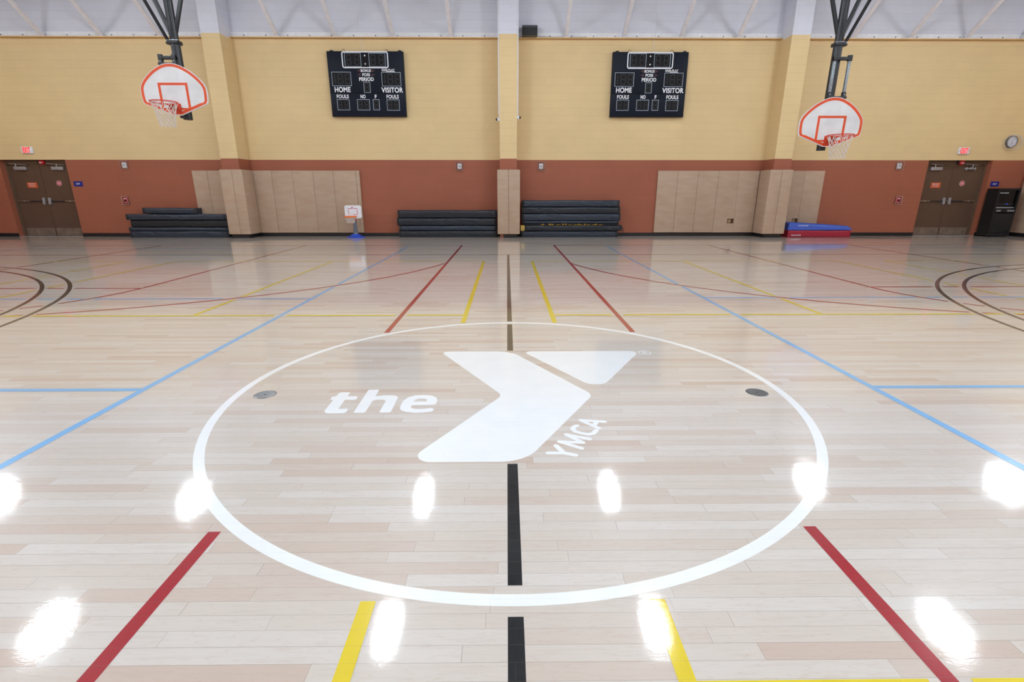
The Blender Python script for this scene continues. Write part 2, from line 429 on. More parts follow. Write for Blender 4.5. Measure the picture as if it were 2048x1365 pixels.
struct(MB().box(*COLS[2], YC, D, 0, CEIL).build('wall_pier_right', M['wall']))
# steel ledger angle that carries the roof: four runs between the piers
runs = ((-HALF, COLS[0][0]), (COLS[0][1], COLS[1][0]), (COLS[1][1], COLS[2][0]), (COLS[2][1], HALF))
k = 0
bolt_me = None
for i, (a, b) in enumerate(runs):
    t = MB(); t.box(a, b, D - .012, D, 5.452, 5.585, 0); t.box(a, b, D - .10, D, 5.438, 5.4515, 1); t.box(a, b, D - .106, D - .1001, 5.428, 5.4525, 1)
    tr = struct(t.build('trim_%d' % (i + 1), [M['ledger'], M['ledger_y']]))
    x = math.ceil((a + .1) / .61) * .61
    while x < b - .08:
        if bolt_me is None:
            bo = MB().cyl((0, 0, 0), (0, -.022, 0), .008, n=8).cyl((0, 0, 0), (0, -.01, 0), .016, n=6).build('bolt', M['bolt']); bolt_me = bo.data
        else:
            bo = bpy.data.objects.new('bolt', bolt_me); COL.objects.link(bo)
        bo.parent = tr; bo.location = (x, D - .012, 5.505); x += .61
# black cove base
def base(name, segs): 
    m = MB()
    for (x0, x1, y0, y1) in segs: m.box(x0, x1, y0, y1, 0, .102)
    return struct(m.build(name, M['blackbase']))
base('baseboard_back', [(-HALF, DL[0], D - .008, D), (DL[1], COLS[0][0], D - .008, D), (COLS[0][1], COLS[1][0], D - .008, D), (COLS[1][1], COLS[2][0], D - .008, D),
      (COLS[2][1], DR[0], D - .008, D), (DR[1], HALF, D - .008, D),
      (COLS[0][0] - .008, COLS[0][1] + .008, YC - .008, YC), (COLS[0][1], COLS[0][1] + .008, YC, D), (COLS[0][0] - .008, COLS[0][0], YC, D),
      (COLS[1][0] + .09, COLS[1][1] + .008, YC - .008, YC), (COLS[1][1], COLS[1][1] + .008, YC, D), (COLS[1][0] - .008, COLS[1][0], YC, D),
      (COLS[2][0] - .008, COLS[2][1] + .008, YC - .008, YC), (COLS[2][1], COLS[2][1] + .008, YC, D), (COLS[2][0] - .008, COLS[2][0], YC, D)])
base('baseboard_right', [(HALF - .008, HALF, REAR, D)])
base('baseboard_left', [(-HALF, -HALF + .008, REAR, D)])

# ------------------------------------------------------------------ painted court lines
CX = .024; CY = 3.124
def seg_curve(x0, y0, x1, y1): return ('s', Vector((x0, y0)), Vector((x1, y1)))
def arc_curve(cx, cy, r, a0, a1): return ('a', Vector((cx, cy)), r, a0, a1)
def cdist(c, p):
    if c[0] == 's':
        a, b = c[1], c[2]; t = max(0, min(1, (p - a).dot(b - a) / (b - a).length_squared)); return (p - a - (b - a) * t).length
    v = p - c[1]; th = math.atan2(v.y, v.x)
    while th < c[3]: th += 2 * pi
    if th <= c[4]: return abs(v.length - c[2])
    return min((p - c[1] - Vector((cos(q), sin(q))) * c[2]).length for q in (c[3], c[4]))
def csamp(c, step=.01):
    if c[0] == 's':
        L = (c[2] - c[1]).length; n = max(2, int(L / step)); return [c[1].lerp(c[2], i / n) for i in range(n + 1)]
    L = c[2] * (c[4] - c[3]); n = max(8, int(L / step))
    return [c[1] + Vector((cos(c[3] + (c[4] - c[3]) * i / n), sin(c[3] + (c[4] - c[3]) * i / n))) * c[2] for i in range(n + 1)]
def s2(*l): return [seg_curve(*q) for q in l]
white_c = [arc_curve(CX, CY, 1.813, 0, 2 * pi)]
brown_c = s2((CX, REAR + 1, CX, 2.165), (CX, 3.995, CX, 10.83), (-12.8, 10.85, 12.8, 10.85)) + \
    [arc_curve(s * 11.07, 3.1, r, radians(a0), radians(a1)) for r in (6.24, 5.94) for s, a0, a1 in ((-1, -85, 85), (1, 95, 265))]
RX = (-1.155, 1.207)
red_c = s2((RX[0], REAR + 1, RX[0], 12.89), (RX[1], REAR + 1, RX[1], 12.89), (RX[0], 12.87, -15.2, 12.87), (RX[1], 12.87, 15.2, 12.87),
           (-5.13, 12.87, -5.13, 6.93), (5.17, 12.87, 5.17, 6.93), (-8.81, 12.87, -8.81, 6.93), (8.84, 12.87, 8.84, 6.93),
           (-5.13, 6.93, -8.81, 6.93), (5.17, 6.93, 8.84, 6.93)) + \
    [arc_curve(-6.97, 6.9, 1.83, pi, 2 * pi), arc_curve(7.0, 6.9, 1.83, pi, 2 * pi),
     arc_curve(-6.96, 11.07, 5.985, pi, 2 * pi - .272), arc_curve(6.95, 11.05, 5.95, pi + .262, 2 * pi)]
BX = (-2.473, 2.508)
blue_c = s2((BX[0], REAR + 1, BX[0], 12.52), (BX[1], REAR + 1, BX[1], 12.52), (-11.67, 3.15, -11.67, 12.52), (11.68, 3.15, 11.68, 12.52),
            (BX[0] - .06, 12.2, -11.67, 12.2), (BX[1] + .06, 12.2, 11.68, 12.2), (BX[0], 6.19, -11.67, 6.19), (BX[1], 6.19, 11.68, 6.19),
            (BX[0], 3.15, -11.67, 3.15), (BX[1], 3.15, 11.68, 3.15))
YX = (-.457, .49)
yel_c = s2((YX[0], .98, YX[0], 9.8), (YX[1], .98, YX[1], 9.8), (YX[0], 9.78, -6.48, 9.78), (YX[1], 9.78, 6.5, 9.78),
           (-7.43, 9.78, -13.45, 9.78), (7.47, 9.78, 13.5, 9.78), (YX[0], 5.275, -6.48, 5.275), (YX[1], 5.275, 6.5, 5.275),
           (-3.42, 5.275, -3.42, 9.78), (3.47, 5.275, 3.47, 9.78), (-6.48, 5.275, -6.48, 9.78), (6.5, 5.275, 6.5, 9.78),
           (-7.43, 5.275, -7.43, 9.78), (7.47, 5.275, 7.47, 9.78), (YX[1], 1.0, 6.5, 1.0), (-7.43, 5.275, -13.45, 5.275), (7.47, 5.275, 13.5, 5.275))
INSIDE = (Vector((CX, CY)), 1.87)
def lines(curves, over_, name, mat, z, wd=.05, clip=True, wds=None):
    for ci, c in enumerate(curves):
        over = [q for q in over_ if not (c[0] == 's' and abs(c[1].y - 5.275) < .01 and c[1].y == c[2].y and q[0] == 'a' and 5.5 < q[2] < 6)] if 'yellow' in name else over_
        if over is not over_: over = over + brown_c[3:]
        W = wds[ci] if wds else wd
        P = csamp(c); runs_ = []; cur = []
        for p in P:
            ok = all(cdist(q, p) > .025 + .02 + .012 for q in over)
            if clip and ok and (p - INSIDE[0]).length < INSIDE[1]: ok = False
            if ok: cur.append(p)
            elif cur: runs_.append(cur); cur = []
        if cur: runs_.append(cur)
        m = MB(); zc = z + ci * 1.2e-5
        for r in runs_:
            if len(r) < 3: continue
            if c[0] == 's': r = [r[0], r[-1]]
            vs_ = []
            for i, p in enumerate(r):
                d = (r[min(i + 1, len(r) - 1)] - r[max(i - 1, 0)]).normalized(); n = Vector((-d.y, d.x)) * W / 2
                vs_ += [(p.x + n.x, p.y + n.y, zc), (p.x - n.x, p.y - n.y, zc)]
            m.add(vs_, [(2 * i, 2 * i + 1, 2 * i + 3, 2 * i + 2) for i in range(len(r) - 1)])
        if m.f: m.build(name, mat, floor)
lines(white_c, [], 'centre_circle', M['p_white'], .0004, clip=False)
lines(brown_c[:2], white_c, 'centre_line', M['p_black'], .0004, clip=False)
lines(brown_c[2:], [], 'dark_court_line', M['p_brown'], .0004)
lines(red_c, brown_c[3:], 'red_court_line', M['p_red'], .0007)
lines(blue_c, brown_c[3:] + red_c[-4:], 'blue_court_line', M['p_blue'], .0010)
lines(yel_c, brown_c[3:] + red_c[:2] + red_c[-4:] + blue_c[:2] + blue_c[6:8], 'yellow_court_line', M['p_yellow'], .0013)

# the white emblem
FZ = lambda a, b, d: (a, b, .0005 + d)
em = MB()
em.prism([rounded([(-.566, 3.977, .045), (.028, 3.977, .22), (.566, 3.034, .11), (.086, 2.184, .22), (-.511, 2.184, .075), (-.033, 3.028, .1)], 10)], FZ, 0, 0)
em.prism([rounded([(.125, 3.977, .045), (1.118, 3.977, .055), (.622, 3.119, .1)], 10)], FZ, 0, 0)
em.build('emblem', M['p_white'], floor)
th = MB()
th.prism([rounded([(-1.125, 3.091, .018), (-1.053, 3.091, .012), (-1.051, 3.023, .004), (-.984, 3.023, .012), (-.978, 2.964, .012), (-1.05, 2.964, .004), (-1.048, 2.822, .012),
                   (-.985, 2.827, .012), (-.985, 2.762, .02), (-1.122, 2.757, .045), (-1.125, 2.964, .004), (-1.146, 2.964, .01), (-1.15, 3.02, .012), (-1.125, 3.022, .004)], 5)], FZ, 0, 0)
th.prism([rounded([(-.943, 3.137, .015), (-.87, 3.137, .012), (-.869, 3.022, .003), (-.82, 3.036, .03), (-.715, 3.038, .055), (-.712, 2.769, .015), (-.782, 2.769, .012), (-.782, 2.966, .03),
                   (-.868, 2.962, .03), (-.867, 2.767, .015), (-.938, 2.767, .012)], 6)], FZ, 0, 0)
E_ = [(-.665, 2.818), (-.672, 2.863), (-.670, 2.949), (-.647, 3.004), (-.609, 3.034), (-.553, 3.040), (-.495, 3.028), (-.462, 2.992), (-.452, 2.947), (-.453, 2.899), (-.463, 2.882), (-.604, 2.877),
      (-.603, 2.844), (-.591, 2.826), (-.556, 2.818), (-.519, 2.823), (-.471, 2.832), (-.458, 2.82), (-.455, 2.798), (-.463, 2.78), (-.51, 2.767), (-.565, 2.763), (-.615, 2.775), (-.649, 2.795)]
H_ = [(-.604, 2.931), (-.596, 2.963), (-.575, 2.98), (-.544, 2.981), (-.522, 2.971), (-.518, 2.953), (-.519, 2.931)]
th.prism([rounded([(a, b, .03) for a, b in E_], 3), rounded([(a, b, .006) for a, b in H_], 3)], FZ, 0, 0)
th.build('lettering', M['p_white'], floor)
ym = MB(); SW = .029
for pts in ([(.209, 2.27), (.289, 2.269), (.346, 2.246)], [(.289, 2.269), (.256, 2.346)],
            [(.387, 2.317), (.279, 2.39), (.402, 2.378), (.325, 2.471), (.444, 2.418)],
            [(.399, 2.579), (.387, 2.574), (.374, 2.555), (.369, 2.533), (.380, 2.506), (.415, 2.484), (.447, 2.472), (.475, 2.481), (.493, 2.508), (.500, 2.520)],
            [(.517, 2.545), (.43, 2.649), (.566, 2.629)], [(.496, 2.578), (.518, 2.625)]):
    stroke(ym, pts, SW, FZ)
ym.build('lettering', M['p_white'], floor)
rg = MB(); RC = (1.149, 3.930)
rg.prism([[(RC[0] + .053 * cos(2 * pi * i / 40), RC[1] + .055 * sin(2 * pi * i / 40)) for i in range(40)],
          [(RC[0] + .043 * cos(2 * pi * i / 40), RC[1] + .045 * sin(2 * pi * i / 40)) for i in range(40)]], FZ, 0, 0)
stroke(rg, [(1.136, 3.905), (1.136, 3.955), (1.155, 3.955), (1.162, 3.944), (1.155, 3.932), (1.136, 3.932)], .009, FZ)
stroke(rg, [(1.15, 3.932), (1.162, 3.905)], .009, FZ)
rg.build('registered_mark', M['p_white'], floor)

# round floor cover plates for the net posts
for (x, y, mt, lab) in ((-1.606, 3.057, 'plate', 'shiny round metal floor cover plate inside the left edge of the white circle'),
                        (1.672, 3.063, 'plate_dark', 'dull grey round metal floor cover plate inside the right edge of the white circle')):
    c = MB().lathe([(.0001, .0012), (.055, .0012), (.060, .0022), (.064, .0022), (.067, .0003)], n=40).build('floor_cover_plate', M[mt], loc=(x, y, 0))
    tag(c, lab, 'cover plate')
    MB().lathe([(.0001, .0019), (.006, .0019), (.006, .001)], n=12).build('key_hole', M['ink'], c)
    MB().lathe([(.067, .0004), (.0695, .0005), (.0705, .0001)], n=40).build('rim', M['bolt'], c)

# ------------------------------------------------------------------ roof joists and high bay lamps
A37 = .7536
def joist():
    r = empty('roof_joist', (0, D, 5.452))
    a = MB()
    dz = CEIL - 5.452 - .12; ty = dz / A37
    a.beam((0, -.055, .03), (0, -ty, dz), .10, .075)
    a.box(-.075, .075, -.11, -.015, 0, .014)
    a.build('end_diagonal', M['cream'], r)
    t = MB(); t.box(-.075, .075, -25.1, -.01, CEIL - 5.452 - .12, CEIL - 5.452 - .0)
    t.build('top_chord', M['cream'], r)
    return r
J = joist(); nm = ['first', 'second', 'third', 'fourth', 'fifth', 'sixth', 'seventh', 'eighth', 'ninth']
first = True
for kk in range(-9, 10):
    if kk == 0 or abs(kk) == 5: continue
    o = J if first else copy_tree(J); first = False
    x = .06 + kk * 1.612
    o.location = (x, D, 5.452)
    tag(o, 'cream steel roof joist leg rising from the ledge, %s %s of the centre pier' % (nm[abs(kk) - 1], 'left' if kk < 0 else 'right'), 'roof joist', 'roof joists along the far wall')

def lamp():
    r = empty('high_bay_light', (0, 0, LAMP_Z))
    MB().box(-.2, .2, -.4, .4, .012, .09, bev=.01).build('housing', M['plastic'], r)
    MB().box(-.135, .135, -.36, .36, -.11, .011).build('diffuser', M['lamp'], r)
    for y in (-.2, .2): MB().cyl((0, y, .09), (0, y, CEIL - LAMP_Z), .006, n=6).build('hanger', M['bolt'], r)
    return r
Lp = lamp(); first = True
rows = [((-13.4, 11.4), (-8.2, 11.3), (-2.21, 11.35), (2.71, 11.5), (8.34, 11.95), (13.7, 11.8)),
        ((-13.4, 7.1), (-8.4, 7.25), (-2.21, 7.22), (2.71, 7.24), (8.0, 7.1), (13.7, 7.1))] + \
       [tuple((x, y) for x in (-13.4, -8.3, -2.21, 2.71, 8.1, 13.7)) for y in (3.1, -1.0, -5.1)]
for row in rows:
    for x, y in row:
        o = Lp if first else copy_tree(Lp); first = False
        o.location = (x, y, LAMP_Z)
        tag(o, 'white square high bay light hung in rows above the court', 'ceiling light', 'high bay lights above the court')

# ------------------------------------------------------------------ wall pads
PZ0, PZ1 = .112, 1.932
def pad_box(m, x0, x1, y0, y1, hole=None):
    g = .002
    if hole is None: m.box(x0 + g, x1 - g, y0, y1, PZ0, PZ1, bev=.009); return
    hx0, hx1, hz0, hz1 = hole
    for b in ((x0 + g, x1 - g, hz1, PZ1), (x0 + g, x1 - g, PZ0, hz0)): m.box(b[0], b[1], y0, y1, b[2], b[3])
    if hx0 > x0 + .02: m.box(x0 + g, hx0, y0, y1, hz0, hz1)
    if hx1 < x1 - .02: m.box(hx1, x1 - g, y0, y1, hz0, hz1)
def wall_pad(x0, x1, label, group, y0=D - .055, y1=D - .002, hole=None):
    m = MB(); pad_box(m, x0, x1, y0, y1, hole)
    o = m.build('wall_pad', M['pad']); return tag(o, label, 'wall pad', group)
ordn = ['first', 'second', 'third', 'fourth', 'fifth', 'sixth']
G = 'tan padded panels on the far wall'
wall_pad(-9.41, -8.96, 'tan padded wall panel, outermost on the left, above the low black mat stack', G)
wall_pad(-8.96, -8.26, 'tan padded wall panel tucked between the outermost left panel and left pier', G)
xs = [-7.62, -7.05, -6.43, -5.815, -5.21, -4.525]
for i in range(5): wall_pad(xs[i], xs[i + 1], ('tan padded wall panel, %s to the right of the left pier' % ordn[i]) if i < 4 else 'tan padded wall panel directly behind the toy basketball hoop', G)
wall_pad(-4.525, -4.42, 'narrow tan padded strip closing the panel row beside the toy hoop', G)
xs = [4.56, 5.17, 5.785, 6.4, 7.02, 7.64]
rl = ['leftmost of the row left of the right pier', 'second of the row left of the right pier', 'middle one of the row left of the right pier',
      'fourth in the row left of the right pier, around an outlet', 'next to the left side of the right pier']
for i in range(5): wall_pad(xs[i], xs[i + 1], 'tan padded wall panel, ' + rl[i], G, hole=(6.82, 7.0, .385, .53) if i == 3 else None)
wall_pad(8.31, 9.01, 'tan padded wall panel just right of the right pier, above the blue mat', G, hole=(8.83, 9.01, .40, .535))
wall_pad(9.01, 9.62, 'tan padded wall panel, outermost on the right, behind the blue mat', G)
for y in (D - 1.2, D - 2.2):
    m = MB(); m.box(HALF - .055, HALF - .002, y + .003, y + .997 if y < D - 2 else D - .06, PZ0, PZ1, bev=.014)
    tag(m.build('wall_pad', M['pad']), 'tan padded panel on the right side wall beyond the black cabinet', 'wall pad', 'tan padded panels on the right wall')
# pads wrapped round the piers
def pier_pad(x0, xm, x1, lab):
    g = 'tan pads strapped to the piers'; yf = YC - .06
    for a, b, s in ((x0, xm, 'left half'), (xm, x1, 'right half')):
        m = MB(); m.box(a + .002, b - .002, yf, YC - .003, PZ0, PZ1 + .004, bev=.014)
        tag(m.build('pier_pad', M['pad']), 'tan padded panel on the %s pier front, %s' % (lab, s), 'pier pad', g)
    if lab != 'centre':
        if lab == 'left': a, b = x1 - .062, x1
        else: a, b = x0, x0 + .062
        m = MB(); m.box(a, b, YC, D - .058, PZ0, PZ1 + .004, bev=.014)
        tag(m.build('pier_pad', M['pad']), 'tan padded panel on the %s pier side that faces the court centre' % lab, 'pier pad', g)
pier_pad(-8.25, -7.905, -7.60, 'left'); pier_pad(-.281, .048, .385, 'centre'); pier_pad(7.64, 7.99, 8.31, 'right')
# outlets in the pad cutouts
for (x0, x1, z0, z1, lab) in ((6.82, 7.0, .385, .53, 'ivory electrical outlet in a pad cutout left of the right pier'),
                              (8.83, 9.007, .40, .535, 'ivory electrical outlet in a pad cutout above the blue mat')):
    m = MB(); m.box(x0 + .05, x1 - .06, D - .012, D - .0005, z0 + .02, z1 - .015, 0, bev=.003)
    o = tag(m.build('electrical_outlet', M['ivory']), lab, 'outlet')
    MB().box(x0 + .065, x1 - .075, D - .015, D - .011, z0 + .035, z0 + .06).build('socket', M['hole'], o)
    MB().box(x0 + .065, x1 - .075, D - .015, D - .011, z1 - .055, z1 - .03).build('socket', M['hole'], o)
    m = MB(); m.box(x0, x0 + .006, D - .05, D, z0, z1).box(x0, x1, D - .05, D, z1 - .006, z1).box(x1 - .03, x1, D - .05, D, z0, z1).box(x0, x1, D - .05, D, z0, z0 + .006)
    m.build('cutout_liner', M['hole'], o)

# ------------------------------------------------------------------ doors
def double_door(name, x0, x1, side, closer_open):
    root = empty(name, ((x0 + x1) / 2, D + REC, 0)); struct(root); cx = (x0 + x1) / 2; Y = D + REC
    L = lambda x: x - cx
    w2 = (x1 - x0) / 2
    m = MB(); a = .06
    m.box(-w2, -w2 + a, -.05, .1, 0, 2.235).box(w2 - a, w2, -.05, .1, 0, 2.235).box(-w2 + a, w2 - a, -.05, .1, 2.12, 2.235)
    m.box(-w2 + a, -w2 + a + .02, -.01, .1, 0, 2.12).box(w2 - a - .02, w2 - a, -.01, .1, 0, 2.12).box(-w2 + a, w2 - a, -.01, .1, 2.10, 2.12)
    m.build('door_frame', M['framebrown'], root)
    MB().box(-w2, w2, -.19, .1, 0, .008).build('threshold', M['silver'], root)
    for s in (-1, 1):
        xa, xb = (-w2 + a + .004, -.004) if s < 0 else (.004, w2 - a - .004)
        lf = MB().box(xa, xb, .005, .05, .012, 2.10).build('door_leaf', M['doorbrown'], root)
        MB().box(xa + .02, xb - .02, .001, .006, .02, .245).build('kick_plate', M['kick'], lf)
        # panic bar: rail, dark touch pad, lever housing
        bx = MB(); bx.box(xa + .01, xb - .02, -.03, .004, 1.025, 1.075, bev=.006); bx.build('push_bar', M['bronze'], lf)
        pa, pb = (xa + .38, xb - .12) if s < 0 else (xa + .12, xb - .38)
        MB().box(pa, pb, -.036, -.028, 1.032, 1.066).build('touch_pad', M['ink'], lf)
        hx = xb - .125 if s < 0 else xa + .045
        h = MB(); h.box(hx, hx + .066, -.06, .004, 1.02, 1.15, bev=.012)
        h.box(hx + .004, hx + .062, -.075, .0, .95, 1.04, bev=.01)
        h.build('latch_housing', M['silver'], lf)
        MB().cyl((xa + .22 if s < 0 else xb - .22, -.04, 1.05), (xa + .22 if s < 0 else xb - .22, -.02, 1.05), .018, n=12).build('bar_button', M['silver'], lf)
        # closer with its arm
        ca = L(-14.83) if (side == 'l' and s < 0) else L(-13.715) if side == 'l' else L(12.983) if s < 0 else L(14.04)
        c = MB()
        if closer_open and s > 0:
            c.box(ca, ca + .34, -.05, .004, 1.985, 2.03, bev=.006); c.cyl((ca + .05, -.06, 2.0), (ca + .3, -.06, 2.0), .022, n=10)
            for q in (.04, .17, .3): c.cyl((ca + q, -.055, 1.96), (ca + q, -.055, 2.05), .012, n=8)
        else: c.box(ca, ca + .355, -.06, .004, 1.952, 2.05, bev=.01)
        c.build('door_closer', M['silver'], lf)
        arm = MB(); ax = ca + (.1 if s < 0 else .2)
        arm.beam((ca - .07, -.09, 2.135), (ca + .4, -.03, 2.095), .012, .025, up=(0, 0, 1)); arm.cyl((ax, -.07, 2.04), (ax, -.07, 2.13), .014, n=8)
        arm.build('closer_arm', M['silver'], lf)
        if s < 0:
            sx = L(-14.60) if side == 'l' else L(13.134); q = MB().box(sx, sx + .30, .001, .005, 1.44, 1.60).build('exit_sign', M['signorange'], lf)
            text_mb('EMERGENCY', sx + .04, sx + .26, 1.538, 1.568, -.0005, M['white'], 'lettering', q, .01)
            text_mb('EXIT ONLY', sx + .06, sx + .24, 1.478, 1.508, -.0005, M['white'], 'lettering', q, .01)
        else:
            sx = L(-13.627) if side == 'l' else L(14.093)
            q = MB().lathe([(.0001, 0), (.072, 0), (.075, .003)], axis='y', n=32).build('round_sticker', M['signred'], lf, loc=(sx, .001, 1.575))
            MB().prism([[(.078 * cos(2 * pi * i / 32), .078 * sin(2 * pi * i / 32)) for i in range(32)], [(.071 * cos(2 * pi * i / 32), .071 * sin(2 * pi * i / 32)) for i in range(32)]], XZ(-.001), 0, .001).build('sticker_rim', M['plastic'], q)
            for zz_ in (-.025, 0, .025): MB().box(-.045, .045, -.0015, -.0005, zz_ - .006, zz_ + .004).build('sticker_print', M['plastic'], q)
    # magnetic holder mounting over the leaves
    MB().box(-.25, .25, -.012, .004, 2.085, 2.11).build('door_contact', M['bronze'], root)
    return root
double_door('door_1', *DL, 'l', False)
double_door('door_2', *DR, 'r', True)
# red round alarm sounders over the doors
for cx, lab in ((-13.915, 'red round alarm sounder over the left exit doors'), (13.85, 'red round alarm sounder over the right exit doors')):
    r = empty('alarm_sounder', (cx, D + REC, 2.18)); tag(r, lab, 'alarm')
    MB().lathe([(.0001, -.13), (.05, -.13), (.075, -.115), (.08, -.09), (.08, -.06)], axis='y', n=28).build('alarm_dome', M['hornred'], r)
    MB().box(-.13, -.02, -.09, -.05, -.05, .045, bev=.006).build('mounting_box', M['ink'], r)
    MB().box(-.05, .04, -.133, -.129, -.02, -.005).box(-.035, .03, -.133, -.129, -.038, -.03).build('label_print', M['plastic'], r)

# lit EXIT signs, blue EXIT plates
for cx, lab, arrows in ((-14.12, 'lit red letter EXIT sign on the wall above the left doors', False), (13.70, 'lit red letter EXIT sign with side arrows above the right doors', True)):
    z = 2.50; r = empty('exit_sign', (cx, D, z)); tag(r, lab, 'exit sign')
    MB().box(-.165, .165, -.055, 0, -.095, .095, bev=.015).build('housing', M['plastic'], r)
    text_mb('EXIT', -.108, .108, -.078, .078, -.057, M['exitglow'], 'lit_letters', r, .04)
    if arrows:
        for s in (-1, 1):
            m = MB(); stroke(m, [(s * .125, .028), (s * .148, 0), (s * .125, -.028)], .012, lambda a, b, d: (a, -.0565 - d, b)); m.build('arrow', M['signred'], r)
for cx, lab in ((-12.885, 'blue EXIT plate on the wall right of the left doors'), (14.925, 'blue EXIT plate on the wall right of the right doors')):
    r = MB().box(-.13, .13, -.008, 0, -.073, .073).build('exit_plate', M['signblue'], loc=(cx, D, 1.553)); tag(r, lab, 'sign')
    text_mb('EXIT', -.055, .055, -.02, .022, -.009, M['white'], 'lettering', r, .015)

# fire alarm strobes in clear guards, fire alarm pulls
def strobe(cx, cz, lab):
    r = empty('alarm_strobe', (cx, D, cz)); tag(r, lab, 'alarm strobe', 'fire alarm strobes on the far wall')
    MB().box(-.062, .062, -.035, -.002, -.085, .075, bev=.01).build('strobe_body', M['plastic'], r)
    MB().lathe([(.0001, -.05), (.022, -.045), (.03, -.034)], axis='y', n=20).build('flash_lens', M['silver'], r)
    g = MB(); a = .105; b_ = .118; y0 = -.055
    g.box(-a, a, y0 - .003, y0, -b_, b_)
    for s in (-1, 1): g.box(s * a - .0015, s * a + .0015, y0, 0, -b_, b_); g.box(-a, a, y0, 0, s * b_ - .0015, s * b_ + .0015)
    g.build('clear_guard', M['clear'], r)
    e = MB()
    for s in (-1, 1):
        e.tube([(s * a, y0, -b_), (s * a, y0, b_)], .002, 4); e.tube([(-a, y0, s * b_), (a, y0, s * b_)], .002, 4)
    e.build('guard_edge', M['plastic'], r)
strobe(-11.385, 2.088, 'white alarm strobe in clear guard above the red pull station by the left doors')
strobe(-1.415, 2.062, 'white alarm strobe in clear guard just left of the centre pier')
strobe(1.027, 2.062, 'white alarm strobe in clear guard just right of the centre pier')
strobe(11.86, 2.078, 'white alarm strobe in clear guard above the red pull station by the right doors')
for cx, lab in ((-11.56, 'red fire alarm pull station with clear cover between left doors and mats'), (12.04, 'red fire alarm pull station with clear cover left of the right doors')):
    r = empty('fire_alarm_pull', (cx, D, 1.07)); tag(r, lab, 'fire alarm pull')
    MB().box(-.055, .055, -.045, -.001, -.08, .09, bev=.008).build('pull_body', M['signred'], r)
    MB().box(-.03, .03, -.052, -.044, -.03, .02).build('pull_handle', M['ink'], r)
    MB().box(-.04, .04, -.048, -.044, .045, .065).box(-.035, .035, -.048, -.044, -.065, -.055).build('label_print', M['plastic'], r)
    g = MB(); g.box(-.085, .085, -.062, -.059, -.115, .125)
    for s in (-1, 1): g.box(s * .085 - .0015, s * .085 + .0015, -.059, 0, -.115, .125)
    g.box(-.085, .085, -.059, 0, .1235, .1265).box(-.085, .085, -.059, 0, -.1165, -.1135)
    g.build('clear_cover', M['clear'], r)
    e = MB()
    for s in (-1, 1): e.tube([(s * .085, -.061, -.115), (s * .085, -.061, .125)], .003, 4)
    for q in (-.115, .125): e.tube([(-.085, -.061, q), (.085, -.061, q)], .003, 4)
    e.build('cover_edge', M['plastic'], r)

